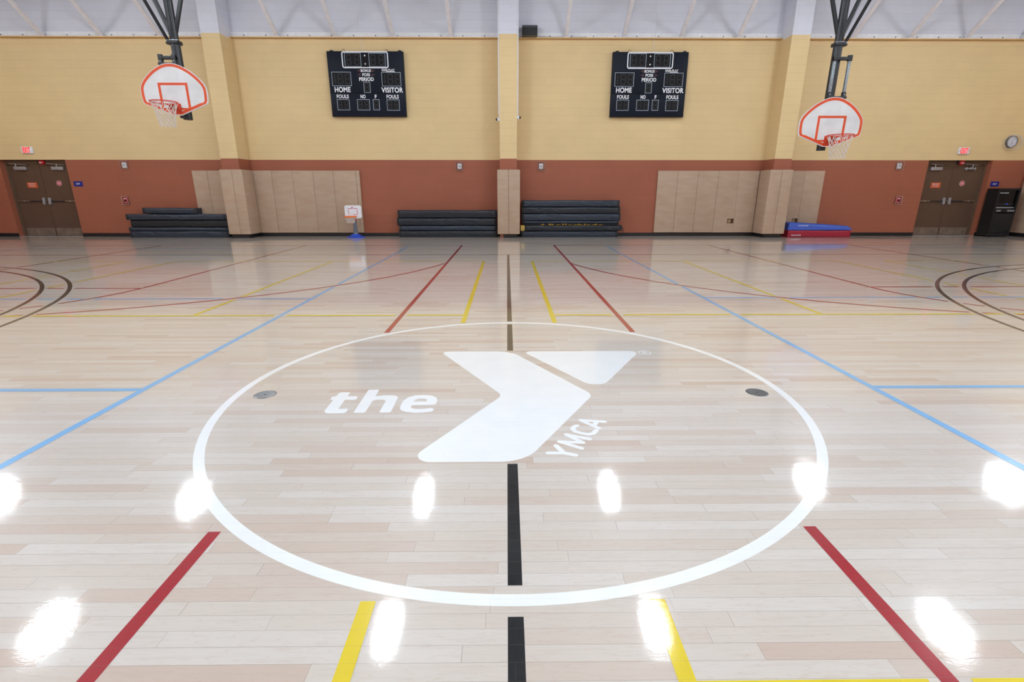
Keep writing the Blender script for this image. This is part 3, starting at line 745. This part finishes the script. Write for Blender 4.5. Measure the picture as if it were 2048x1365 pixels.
# ------------------------------------------------------------------ scoreboards
SEG = {'8': [(0, 1, 1, 1), (0, .5, 1, .5), (0, 0, 1, 0), (0, .5, 0, 1), (1, .5, 1, 1), (0, 0, 0, .5), (1, 0, 1, .5)], '1': [(1, .5, 1, 1), (1, 0, 1, .5)]}
def digit(m, x0, x1, z0, z1, kind='8', y=-.004, wd=.16):
    W = (x1 - x0); t = W * wd
    for a, b, c, d in SEG[kind]:
        ax, bx, az, bz = x0 + t / 2 + a * (W - t), x0 + t / 2 + c * (W - t), z0 + t / 2 + b * (z1 - z0 - t), z0 + t / 2 + d * (z1 - z0 - t)
        g = .006
        if abs(bz - az) < 1e-6: m.box(ax + g, bx - g, y, y + .002, az - t / 2, az + t / 2)
        else: m.box(ax - t / 2, ax + t / 2, y, y + .002, min(az, bz) + g, max(az, bz) - g)
def scoreboard(cx, lab):
    Y = D - .13; r = empty('scoreboard', (cx, Y, 3.40)); tag(r, lab, 'scoreboard', 'scoreboards on the far wall')
    cab = MB(); cab.box(-1.065, 1.068, 0, .118, .01, .625, bev=.004).box(-1.065, 1.068, 0, .118, .629, 1.69, bev=.004)
    cab.build('cabinet', M['navy'], r)
    fx = lambda a, b, d: (a, -.008 + d, b)
    m = MB(); m.ring(rrect(-.655, .645, 1.262, 1.685, .06), rrect(-.627, .617, 1.29, 1.657, .04), fx, .007); m.build('clock_outline', M['white'], r)
    for z in (1.58, 1.372): MB().lathe([(.0001, -.006), (.02, -.006), (.02, 0)], c=(-.007, 0, z), axis='y', n=16).build('colon_dot', M['white'], r)
    MB().box(-.115, .098, -.003, 0, 1.296, 1.65).build('colon_panel', M['led_bg'], r)
    for (x0, x1, z0, z1, dg, pink) in ((-.576, -.121, 1.299, 1.648, '88', 0), (.104, .563, 1.299, 1.644, '88', 0), (-.98, -.435, .807, 1.166, '188', 0), (.428, .969, .803, 1.160, '188', 0),
                                 (-.096, .089, .633, .911, '8', 0), (-.894, -.54, .177, .461, '88', 0), (-.32, .038, .175, .461, '88', 0), (.133, .317, .179, .46, '8', 0), (.528, .888, .169, .456, '88', 0)):
        p = MB().box(x0, x1, -.004, 0, z0, z1).build('digit_display', M['led_bg'], r)
        o = MB(); e = .009
        o.ring([(x0, z0), (x1, z0), (x1, z1), (x0, z1)], [(x0 + e, z0 + e), (x1 - e, z0 + e), (x1 - e, z1 - e), (x0 + e, z1 - e)], lambda a, b, d: (a, -.0065 + d, b), .003)
        o.build('display_outline', M['outline'], p)
        dms = []; W = x1 - x0; H = z1 - z0; n = len(dg); zz0, zz1 = z0 + .12 * H, z1 - .1 * H
        if n == 3:
            spans = ((x0 + .02, x0 + .10, '1', .4), (x0 + .16, x0 + .32, '8', .2), (x0 + .37, x0 + .52, '8', .2))
        else:
            u = W / n
            spans = [(x0 + i * u + u * .18, x0 + (i + 1) * u - u * .18, '8', .2) for i in range(n)]
        for sa, sb, kd, wd_ in spans:
            dm = MB(); digit(dm, sa, sb, zz0, zz1, kd, -.0055, wd_); dm.build('digit', M['seg'], p)
    for body, x0, x1, z0, z1 in (('HOME', -.93, -.478, .645, .782), ('VISITOR', .399, 1.012, .636, .774), ('FOULS', -.889, -.548, .488, .586), ('NO', -.213, -.068, .488, .584), ('F', .195, .25, .488, .582),
                                 ('FOULS', .53, .879, .482, .582), ('BONUS', -.148, .137, 1.163, 1.237), ('POSS', -.112, .105, 1.058, 1.136), ('PERIOD', -.212, .202, .934, 1.031), ('FAIR-PLAY', .446, .81, 1.198, 1.246)):
        text_mb(body, x0, x1, z0, z1, -.006, M['white'], 'lettering', r, .028, skew=.12 if body[0:4] == 'FAIR' else 0)
    MB().box(.573, .808, -.005, 0, 1.17, 1.188).box(.446, .60, -.005, 0, 1.186, 1.192).build('brand_underline', M['white'], r)
    for z in (1.2, 1.097):
        for q in (-1, 1): MB().add([(q * .255 - .005, -.004, z), (q * .155 - .005, -.004, z - .04), (q * .155 - .005, -.004, z + .04)], [(0, 1, 2)]).build('unlit_arrow', M['arrow'], r)
    for x in (-.94, .965):
        MB().box(x - .05, x + .05, .03, .1, 1.69, 1.72, bev=.008).cyl((x, .06, 1.71), (x, .06, 1.735), .015, n=8).build('hanger_clip', M['black'], r)
    for x in (-.603, .603):
        MB().tube([(x + .04 * cos(t), .05, 1.712 + .04 * sin(t)) for t in [2 * pi * i / 16 for i in range(16)]], .005, 6, closed=True).build('lifting_eye', M['black'], r)
    q = -.09 if cx < 0 else .09
    MB().tube([(q, .118, 1.69), (q, .11, 2.0), (q - .01, .02, 2.06), (q, .02, 2.3), (q + .01, .09, 2.9), (q, .1, CEIL - 3.42)], .007, 6).build('power_cable', M['cream'], r)
scoreboard(-3.967, 'black scoreboard on the yellow wall left of the centre pier')
scoreboard(4.063, 'black scoreboard on the yellow wall right of the centre pier')

# ------------------------------------------------------------------ speaker, conduits, cameras on the centre pier
r = empty('loudspeaker', (.645, D - .1, 5.453)); tag(r, 'small black loudspeaker standing on the ledge right of the centre pier', 'loudspeaker')
prof = [(-.16, 0), (-.175, .09), (-.16, .205), (-.1, .27), (.08, .275), (.08, 0)]
n = len(prof)
m = MB(); xs = [-.212, -.2, 0, .2, .212]
vs_ = []
for x in xs:
    bl = 1 - .06 * (abs(x) / .212) ** 2
    vs_ += [(x, p[0] * (bl if p[0] < 0 else 1), p[1]) for p in prof]
m.add(vs_, [(i * n + j, i * n + (j + 1) % n, (i + 1) * n + (j + 1) % n, (i + 1) * n + j) for i in range(4) for j in range(n)]); m.add(vs_, [tuple(range(n)), tuple(range(4 * n, 5 * n))[::-1]])
m.build('cabinet', M['spk_top'], r)
MB().box(-.205, .205, -.185, -.165, .008, .195, bev=.01).build('grille', M['speaker'], r)
MB().tube([(.21, 0, .03), (.3, -.03, .006), (.6, -.02, .004), (1.0, .0, .004), (1.6, -.01, .004)], .004, 5).build('speaker_wire', M['ink'], r)
for s, x in ((-1, COLS[1][0] - .018), (1, COLS[1][1] + .018)):
    sd = 'left' if s < 0 else 'right'
    c = MB().box(x - .016, x + .016, YC + .03, YC + .062, 3.42 if s < 0 else 3.40, CEIL, bev=.003).build('conduit', M['ledger'])
    tag(c, 'thin white vertical conduit down the %s side of the centre pier' % sd, 'conduit')
    z = 3.275 if s < 0 else 3.33
    r = empty('security_camera', (COLS[1][0] if s < 0 else COLS[1][1], YC + .045, z)); tag(r, 'small white dome security camera on the %s side of the centre pier' % sd, 'security camera')
    MB().lathe([(.0001, 0), (.052, 0), (.052, s * .03), (.045, s * .06), (.03, s * .065)], axis='x', n=24).build('camera_body', M['plastic'], r)
    MB().lathe([(.033, s * .06), (.034, s * .08), (.026, s * .1), (.012, s * .112), (.0001, s * .115)], axis='x', n=24).build('dome', M['rackglass'], r)
    MB().box(s * .012 - .012, s * .012 + .012, -.014, .014, .045, .14 if s < 0 else .075, bev=.003).build('conduit_fitting', M['ledger'], r)

# ------------------------------------------------------------------ clock in a wire guard
r = empty('wall_clock', (15.07, D - .0, 2.755)); tag(r, 'round white wall clock with dark rim in a wire guard, top right', 'clock')
MB().lathe([(.165, 0), (.17, -.04), (.165, -.055), (.15, -.06), (.148, -.05)], axis='y', n=40).build('clock_rim', M['clockrim'], r)
MB().lathe([(.0001, -.048), (.15, -.048)], axis='y', n=40).build('dial', M['clockface'], r)
m = MB()
for h in range(12):
    a = pi / 2 - h * pi / 6; R = .118
    m.box(R * cos(a) - .008, R * cos(a) + .008, -.0505, -.0495, R * sin(a) - .012, R * sin(a) + .012)
m.build('numerals', M['ink'], r)
m = MB(); fy = lambda a, b, d: (a, -.052 - d, b)
stroke(m, [(-.012, -.03), (.045, .10)], .007, fy); stroke(m, [(0, 0), (-.018, -.075)], .011, fy); stroke(m, [(-.02, -.02), (.04, .075)], .003, fy); m.build('hands', M['ink'], r)
m = MB(); R0, R1, dp = .30, .23, -.16
N = 8
def ring(R, y): return [(R * cos(2 * pi * (i + .5) / N) + .03, y, R * .8 * sin(2 * pi * (i + .5) / N) - .02) for i in range(N)]
a, b = ring(R0, -.004), ring(R1, dp)
m.tube(a, .0035, 5, closed=True); m.tube(b, .0035, 5, closed=True)
for i in range(N): m.tube([a[i], b[i]], .003, 4)
for t in (.2, .4, .6, .8): m.tube(ring(R0 + (R1 - R0) * t, -.004 + (dp + .004) * t), .0018, 4, closed=True)
for i in range(N):
    for f in (.33, .66):
        p = Vector(a[i]).lerp(Vector(a[(i + 1) % N]), f); q = Vector(b[i]).lerp(Vector(b[(i + 1) % N]), f); m.tube([p, q], .0018, 4)
for i in range(-3, 4):
    x = i * .055; h = sqrt(max(0, 1 - (x / .225) ** 2)) * .18
    m.tube([(x + .03, dp, -h - .02), (x + .03, dp, h - .02)], .0018, 4)
for z in (-.12, -.06, 0, .06, .12):
    h = sqrt(max(0, 1 - (z / .185) ** 2)) * .215; m.tube([(-h + .03, dp, z - .02), (h + .03, dp, z - .02)], .0018, 4)
m.build('wire_guard', M['wire'], r)

# ------------------------------------------------------------------ black equipment cabinet at the right edge
r = empty('equipment_cabinet', (15.03, 15.47, 0)); tag(r, 'tall black audio equipment cabinet against the wall at the right edge', 'cabinet')
MB().box(-.335, -.30, -.16, .2, .03, 1.42).box(.30, .335, -.16, .2, .03, 1.42).box(-.30, .30, .17, .2, .03, 1.42).box(-.30, .30, -.16, .17, 1.38, 1.42).box(-.30, .30, -.15, .17, .03, .10).build('shell', M['rackside'], r)
MB().box(-.335, -.285, -.175, -.16, .02, 1.425).box(.285, .335, -.175, -.16, .02, 1.425).box(-.285, .285, -.175, -.16, 1.37, 1.425).build('front_frame', M['rack'], r)
MB().box(-.285, .285, -.172, -.16, .14, .70, bev=.004).box(-.285, .285, -.175, -.16, .03, .13, bev=.004).build('lower_door', M['rack'], r)
MB().box(-.285, .285, -.12, -.11, .72, 1.37).build('rack_panel', M['rackglass'], r)
u = MB().box(-.28, .28, -.19, -.02, .735, .815, bev=.004).build('audio_mixer', M['rack'], r)
MB().box(-.27, -.14, -.194, -.188, .75, .80).box(.06, .27, -.194, -.188, .75, .80).build('mixer_panel', M['galv'], u)
MB().box(-.28, .28, -.15, -.05, .845, .885, bev=.004).build('tape_player', M['galv'], r)
MB().box(-.27, .27, -.13, -.04, .93, .99, bev=.004).build('amplifier', M['rack'], r)
MB().box(.0, .09, -.1325, -.131, .965, .972).build('indicator_light', M['led_blue'], r)
MB().box(-.25, .02, -.14, -.03, 1.27, 1.31, bev=.004).build('receiver', M['galv'], r)
for x in (-.27, .27): MB().cyl((x - .012, -.1, .018), (x + .012, -.1, .018), .018, n=12).build('caster', M['ink'], r)

# ------------------------------------------------------------------ floor mats
def mat_obj(x0, x1, z0, z1, label, group, y0=15.36, y1=D - .03, mat='mat', tilt=0.0, bind=True, seed=0, sag=.0, wr=.021):
    """folded gym mat lying flat: soft box with puckered long face, bindings at the ends"""
    cx = (x0 + x1) / 2; w2 = (x1 - x0) / 2; h = z1 - z0; dpt = y1 - y0
    pr = []; rr = min(.028, h * .22); nz = 9                     # cross-section, front face first
    prof = [(-dpt / 2 + rr, 0)] + [(-dpt / 2 + rr - rr * sin(a), rr - rr * cos(a)) for a in (pi / 8, pi / 4, 3 * pi / 8)]
    prof += [(-dpt / 2, rr + (h - 2 * rr) * i / nz) for i in range(nz + 1)]
    prof += [(-dpt / 2 + rr - rr * cos(a), h - rr + rr * sin(a)) for a in (pi / 8, pi / 4, 3 * pi / 8)] + [(-dpt / 2 + rr, h)]
    front = len(prof)
    prof += [(dpt / 2 - rr, h), (dpt / 2, h - rr), (dpt / 2, rr), (dpt / 2 - rr, 0)]
    N = max(40, int(w2 * 2 / .014)); np_ = len(prof); vs_ = []
    for i in range(N + 1):
        x = -w2 + 2 * w2 * i / N; e = min(1, (w2 - abs(x)) / .12 + .0); e = max(0, e) ** .5
        for j, (y, z) in enumerate(prof):
            t = z / h
            if j < front:
                q = noise.noise(Vector((x * 16 + z * 34 + seed * 9, z * 9, seed * 3.1))) ; q2 = noise.noise(Vector((x * 3.1, z * 4 + seed, 7.7)))
                q3 = noise.noise(Vector((x * 34 + z * 60, z * 12, seed * 5.3)))
                amp = wr * max(0.12, q2 + .42)
                bulge = sin(pi * t) * .012
                y = y - e * (bulge + amp * (abs(q) * 1.6 - .4) + amp * .35 * q3)
            if t > .6: z = z - e * (.004 + .004 * sin(x * 4 + seed * 2) + sag)
            vs_.append((x, y, z))
    body = MB().add(vs_, [(i * np_ + j, i * np_ + (j + 1) % np_, (i + 1) * np_ + (j + 1) % np_, (i + 1) * np_ + j) for i in range(N) for j in range(np_)], 0, True)
    body.add(vs_, [tuple(range(np_))[::-1], tuple(range(N * np_, (N + 1) * np_))], 0)
    root = empty('folded_mat', (cx, (y0 + y1) / 2, z0)); root.rotation_euler = (0, tilt, 0)
    tag(root, label, 'gym mat', group)
    body.build('mat_body', M[mat], root)
    if bind:
        for s in (-1, 1):
            xx = s * (w2 - .045); m = MB()
            m.box(xx - .022, xx + .022, -dpt / 2 - .012, -dpt / 2 + .06, .006, h - .012, bev=.006); m.build('edge_binding', M['binding'], root)
    return root
G1 = 'black folded mats stacked left of the left pier'; G2 = 'black folded mats stacked left of the centre pier'; G3 = 'black folded mats stacked right of the centre pier'
mat_obj(-11.36, -8.40, 0, .188, 'long black folded mat on the floor, bottom of the far left stack', G1, seed=1, mat='mat', y0=15.33)
mat_obj(-11.38, -8.40, .192, .300, 'thin long black mat, second from the bottom in the far left stack', G1, seed=2, y0=15.35)
mat_obj(-11.31, -8.41, .303, .512, 'matt black mat body, third up in the far left stack', G1, seed=3, mat='meshside', bind=False, y0=15.38)
mat_obj(-11.39, -8.41, .516, .682, 'wide wrinkled black mat under the short one, far left stack', G1, seed=4, y0=15.34)
mat_obj(-10.90, -9.30, .690, .862, 'short black mat on top of the far left stack', G1, seed=5, y0=15.40, tilt=.008)
mat_obj(-3.275, -.31, 0, .19, 'black folded mat on the floor, bottom of the stack left of the centre pier', G2, seed=6, mat='matdark')
mat_obj(-3.265, -.325, .194, .345, 'black folded mat, second from bottom, stack left of the centre pier', G2, seed=7, y0=15.385)
mat_obj(-3.318, -.33, .35, .566, 'black folded mat, second from top, stack left of the centre pier', G2, seed=8, mat='matdark')
mat_obj(-3.285, -.306, .572, .795, 'black folded mat on top of the stack left of the centre pier', G2, seed=9, mat='matdark', y0=15.37)
mat_obj(.43, 3.375, 0, .184, 'black folded mat on the floor, bottom of the tall stack', G3, seed=10)
mb5 = mat_obj(.54, 3.482, .188, .352, 'black strapped mat, second from bottom of the tall stack, yellow end showing', G3, seed=11, mat='matdark', y0=15.32)
MB().box(-1.60, -1.47, -.17, .18, .0, .16, bev=.01).build('yellow_end', M['yellowfab'], mb5)
MB().tube([(1.45, -.19, .13), (1.5, -.2, .1), (1.51, -.2, 0), (1.5, -.2, -.17)], .01, 6).build('strap', M['binding'], mb5)
mb6 = mat_obj(.47, 3.385, .402, .484, 'thin black mat with yellow lettering along its lower edge, tall stack', G3, seed=12, y0=15.345)
MB().box(-1.44, 1.44, -.13, .17, -.048, .0).build('mat_underside', M['meshside'], mb6)
tx = text_mb('Rollerblade', -.66, .98, -.088, -.004, -.134, M['matyellow'], 'lettering', mb6, .02)
for v in tx.data.vertices: v.co.z = max(v.co.z, -.046)      # the lower half is tucked behind the mat below
m = MB(); m.add([(-.93, -.134, -.046), (-.8, -.134, -.004), (-.8, -.134, -.046)], [(0, 1, 2)]); m.build('printed_mark', M['matyellow'], mb6)
mat_obj(.448, 3.428, .488, .692, 'black folded mat, third from top of the tall stack', G3, seed=13, mat='mat', y0=15.345)
mat_obj(.448, 3.408, .697, .888, 'smooth black folded mat, second from top of the tall stack', G3, seed=14, mat='matdark')
mat_obj(.462, 3.38, .893, 1.083, 'wrinkled black folded mat on top of the tall stack', G3, seed=15)
# red and blue mats
rm = mat_obj(8.50, 10.41, 0, .21, 'red folded mat with white lettering on the floor by the right pier', None, y0=15.20, y1=15.56, mat='matred', seed=16, bind=False)
for s in (-1, 1): MB().box(s * .9 - .03, s * .9 + .03, -.186, -.14, .005, .205, bev=.004).build('edge_binding', M['matred'], rm)
text_mb('FLAGHOUSE', -.85, -.56, .045, .082, -.198, M['white'], 'lettering', rm, .02)
r = empty('folded_mat', (9.45, 15.38, .212)); tag(r, 'blue folded mat lying slanted on top of the red mat', 'gym mat')
m = MB(); ft = [(-.98, 0), (.94, -.0), (.985, .035), (.86, .12), (-.88, .222), (-.93, .2)]
f0 = [(x, -.13 if z > .1 else -.19, z) for x, z in ft]; b0 = [(x + (.03 if x < 0 else -.03), .17, z + .012) for x, z in ft]
k = len(ft); mid = [(x, -.20, z * .45 + .012) for x, z in ft]
m.add(f0 + b0, [tuple(range(k)), tuple(range(k, 2 * k))[::-1]] + [(i, (i + 1) % k, k + (i + 1) % k, k + i) for i in range(k)])
o = m.build('mat_body', M['matblue'], r)
bv = o.modifiers.new('soft', 'BEVEL'); bv.width = .012; bv.segments = 3
text_mb('FLAGHOUSE', -.66, -.36, .118, .145, -.166, M['white'], 'lettering', r, .02)

# ------------------------------------------------------------------ basketball hoops
def net_mb(R0, R1, H, n, rows, rad, z0=0.0, seed=1, sway=0.0):
    m = MB(); rnd = random.Random(seed)
    def P(k, j):
        t = 0 if j == 0 else .30 + .70 * (j - 1) / (rows - 1); R = R0 + (R1 - R0) * (t ** .62)
        a = 2 * pi * (k + (.5 if j % 2 else 0)) / n
        zz = z0 - H * t
        return (R * cos(a) + sway * t, R * sin(a), zz)
    for k in range(n):
        for s in (0, 1):
            pts = [P(k, 0)]; kk = k
            for j in range(1, rows + 1):
                if s == 0 and j % 2 == 0: kk += 1
                if s == 1 and j % 2 == 1: kk -= 1
                pts.append(P(kk, j))
            m.tube(pts, rad, 4)
    return m
BLR = [(.09, 0), (.60, .196), (.636, .214), (.657, .242), (.668, .28), (.676, .36), (.677, .45), (.672, .50), (.658, .548), (.632, .598), (.58, .665), (.50, .745), (.41, .818), (.34, .864), (.27, .902), (.20, .934), (.13, .957), (.06, .969)]
BL = BLR + [(0, .972)] + [(-x, z) for x, z in BLR[::-1]]
def board_outline(inset=0.0):
    pts = [tuple(p) for p in BL]
    if not inset: return pts
    out = []; n = len(pts); c = Vector((0, .42))
    for i in range(n):
        p = Vector(pts[i]); a = Vector(pts[i - 1]); b = Vector(pts[(i + 1) % n])
        d = (b - a).normalized(); nn = Vector((-d.y, d.x)); rd = (c - p).normalized()
        out.append(tuple(p + rd * inset / max(.62, abs(nn.dot(rd)))))
    return out
def hoop(cx, zb, ext, lab, mirror):
    """zb = lowest edge of the backboard; ext = length of the bared height-adjuster tubes"""
    YB = 11.3; r = empty('basketball_hoop', (cx, YB, zb)); tag(r, lab, 'basketball hoop')
    s = 1 if mirror else -1           # s points away from the court centre
    XF = lambda y0: (lambda a, b, d: (a, y0 + d, b))
    bb = MB().prism([board_outline()], XF(0), 0, .032).build('backboard', M['board'], r)
    MB().ring(board_outline(.012), board_outline(.064), XF(-.002), .0015).build('border_stripe', M['orange'], bb)
    MB().ring([(-.303, .10), (.303, .10), (.303, .612), (-.303, .612)], [(-.253, .135), (.253, .135), (.253, .565), (-.253, .565)], XF(-.0022), .0015).build('target_square', M['orange'], bb)
    text_mb('porter', -.60, -.48, .20 + (0 if mirror else .0), .225, -.003, M['orange'], 'lettering', bb, .02)
    # rim with bracket
    RY = -.15 - .24; RZ = .19
    rm_ = MB().tube([(.24 * cos(t), RY + .24 * sin(t), RZ) for t in [2 * pi * i / 40 for i in range(40)]], .0095, 8, closed=True)
    rm_.tube([(.24 * cos(t), RY + .24 * sin(t), RZ - .02) for t in [2 * pi * i / 40 for i in range(40)]], .005, 6, closed=True)
    rm_.build('rim', M['rim'], r)
    br = MB(); br.box(-.10, .10, -.012, -.001, RZ - .16, RZ + .03, bev=.003)
    br.box(-.09, .09, -.16, -.01, RZ - .012, RZ + .006)
    for x in (-.085, .085): br.add([(x, -.01, RZ - .13), (x, -.15, RZ - .012), (x, -.01, RZ - .012), (x + .006, -.01, RZ - .13), (x + .006, -.15, RZ - .012), (x + .006, -.01, RZ - .012)], [(0, 1, 2), (3, 5, 4), (0, 3, 4, 1), (1, 4, 5, 2), (2, 5, 3, 0)])
    br.build('rim_bracket', M['rim'], r)
    n_ = net_mb(.232, .135, .45, 12, 7, .0055, RZ - .012, seed=3)
    nt = n_.build('net', M['net'], r, loc=(0, RY, 0))
    # mast behind the board, lateral offset towards the court centre side as hung
    mx = .07 if not mirror else .0; my = .22; top = CEIL - zb
    ms = MB(); ms.cyl((mx, my, -.06), (mx, my, 4.25 - zb), .088, n=24); ms.cyl((mx, my, 4.25 - zb), (mx, my, top), .08, n=24)
    for a in (-.045, .045): ms.cyl((mx + a, my - .065, 4.25 - zb), (mx + a, my - .065, top), .012, n=8)
    ms.build('mast', M['black'], r)
    MB().box(mx - .10, mx + .10, my - .10, my + .10, 4.20 - zb, 4.27 - zb, bev=.012).box(mx + s * .11 - .05, mx + s * .11 + .05, my - .06, my + .06, 4.2 - zb, 4.25 - zb, bev=.012).cyl((mx - .12, my - .09, 4.262 - zb), (mx + .12, my - .09, 4.262 - zb), .009, n=8, mi=1).build('mast_clamp', [M['black'], M['silver']], r)
    for q in (-1, 1):
        MB().beam((mx + q * .05, my, 4.42 - zb), (mx + q * (.05 + .36 * (CEIL - 4.42)), my, top), .065, .05, up=(1, 0, 0)).build('sway_brace', M['black'], r)
    MB().beam((mx + s * .10, my - .04, 4.24 - zb), (mx + s * .10, my - .04 - (CEIL - 4.24) / 1.04, top), .05, .035).build('fold_brace', M['black'], r)
    MB().tube([(mx + s * .02, my - .09, 4.3 - zb), (mx + s * .04, my - .09 - (CEIL - 4.3) / 1.4, top)], .004, 5).build('hoist_cable', M['bolt'], r)
    # height adjuster: two tubes between an upper yoke and the board frame
    xa, xb_ = mx - .06 + (-.17 if not mirror else -.04), mx + (.06 if not mirror else .235)
    if not mirror: xa, xb_ = -.205, .07
    else: xa, xb_ = -.09, .215
    zf = .972 - .02; zt = zf + .17 + ext; yf = .10
    for x in (xa, xb_):
        MB().box(x - .036, x + .036, yf - .03, yf + .03, zf - .55, zf + .13, bev=.004).build('adjuster_sleeve', M['black'], r)
        if ext > 0: MB().box(x - .026, x + .026, yf - .022, yf + .022, zf + .13, zt - .05, bev=.003).build('adjuster_tube', M['galv'], r)
    y_ = MB(); y_.box(xa - .04, xb_ + .04, yf - .03, yf + .05, zt - .06, zt + .0, bev=.006); y_.box(xa - .04, xa + .04, yf - .035, yf + .03, zt - .08, zt + .03, bev=.004); y_.box(xb_ - .04, xb_ + .04, yf - .035, yf + .03, zt - .08, zt + .03, bev=.004)
    y_.cyl((xa, yf - .037, zf + .08), (xa, yf - .03, zf + .08), .011, n=10, mi=1); y_.cyl((xb_, yf - .037, zf + .08), (xb_, yf - .03, zf + .08), .011, n=10, mi=1)
    y_.build('adjuster_yoke', [M['black'], M['silver']], r)
    fr = MB(); fr.box(xa - .05, xb_ + .05, .05, .12, zf + .0, zf + .045, bev=.004); fr.box(-.45, .45, .033, .08, .30, .35, bev=.004); fr.box(-.30, -.25, .033, .08, .15, .75, bev=.004); fr.box(.25, .30, .033, .08, .15, .75, bev=.004); fr.box(-.45, .45, .033, .08, .60, .65, bev=.004)
    fr.box(mx - .07, mx + .07, .06, my, -.045, -.0, bev=.004) if not mirror else None
    fr.box(mx - .05, mx + .05, .06, my - .05, .30, .65)
    fr.build('board_frame', M['black'], r)
    return r
hoop(-6.853, 2.842, 0.0, 'fan shaped ceiling hung basketball hoop, higher one, near the left pier', False)
hoop(6.878, 2.238, .62, 'fan shaped ceiling hung basketball hoop lowered on grey tubes, near the right pier', True)

# ------------------------------------------------------------------ toy basketball hoop
r = empty('toy_basketball_hoop', (-4.565, 15.30, 0)); tag(r, 'small toy basketball hoop with blue base against the tan pads', 'toy basketball hoop')
m = MB(); N = 32
prof = [(.0001, .0), (.25, .0), (.26, .014), (.25, .03), (.17, .045), (.135, .085), (.10, .105), (.0001, .106)]
vs_ = []
for rr, h in prof:
    for j in range(N):
        t = 2 * pi * j / N; q = 1 + .06 * cos(4 * t) if rr > .2 else 1
        vs_.append((rr * q * cos(t), rr * q * .72 * sin(t) - .02, h))
m.add(vs_, [(i * N + j, i * N + (j + 1) % N, (i + 1) * N + (j + 1) % N, (i + 1) * N + j) for i in range(len(prof) - 1) for j in range(N)], 0, True)
m.build('base', M['kblue'], r)
MB().cyl((0, 0, .10), (0, 0, .135), .066, .062, n=20).build('pole_socket', M['galv'], r)
MB().cyl((0, 0, .13), (0, 0, .49), .062, .048, n=20).build('pole', M['kgrey'], r)
MB().cyl((0, 0, .49), (0, 0, .55), .042, n=20).build('collar', M['kred'], r)
MB().cyl((0, 0, .55), (0, 0, .72), .036, n=16).build('upper_pole', M['ink'], r)
fn = lambda a, b, d: (a, -.08 + d, b)
bb = MB().prism([rrect(-.25, .24, .565, .937, .055)], fn, 0, .05).build('backboard', M['kwhite'], r)
bv = bb.modifiers.new('soft', 'BEVEL'); bv.width = .012; bv.segments = 3
m = MB(); q = .014; f2 = lambda a, b, d: (a, -.0825 - d, b)
stroke(m, [(-.01, .845), (-.13, .845), (-.14, .83), (-.135, .69)], q, f2); stroke(m, [(.02, .845), (.11, .845), (.122, .83), (.122, .685), (.11, .672), (.0, .672)], q, f2)
m.build('printed_square', M['kline'], bb)
MB().box(-.05, .005, -.0825, -.081, .868, .892).build('printed_badge', M['kline'], bb)
MB().box(-.205, -.185, -.0825, -.081, .855, .87).build('printed_mark', M['ink'], bb)
RYY = -.27
m = MB().tube([(.175 * cos(t) - .04, RYY + .175 * sin(t), .62) for t in [2 * pi * i / 32 for i in range(32)]], .019, 8, closed=True)
m.box(-.10, .02, -.12, -.075, .602, .638, bev=.01); m.build('rim', M['korange'], r)
net_mb(.165, .10, .17, 10, 5, .0065, .61).build('net', M['net'], r, loc=(-.04, RYY, 0))
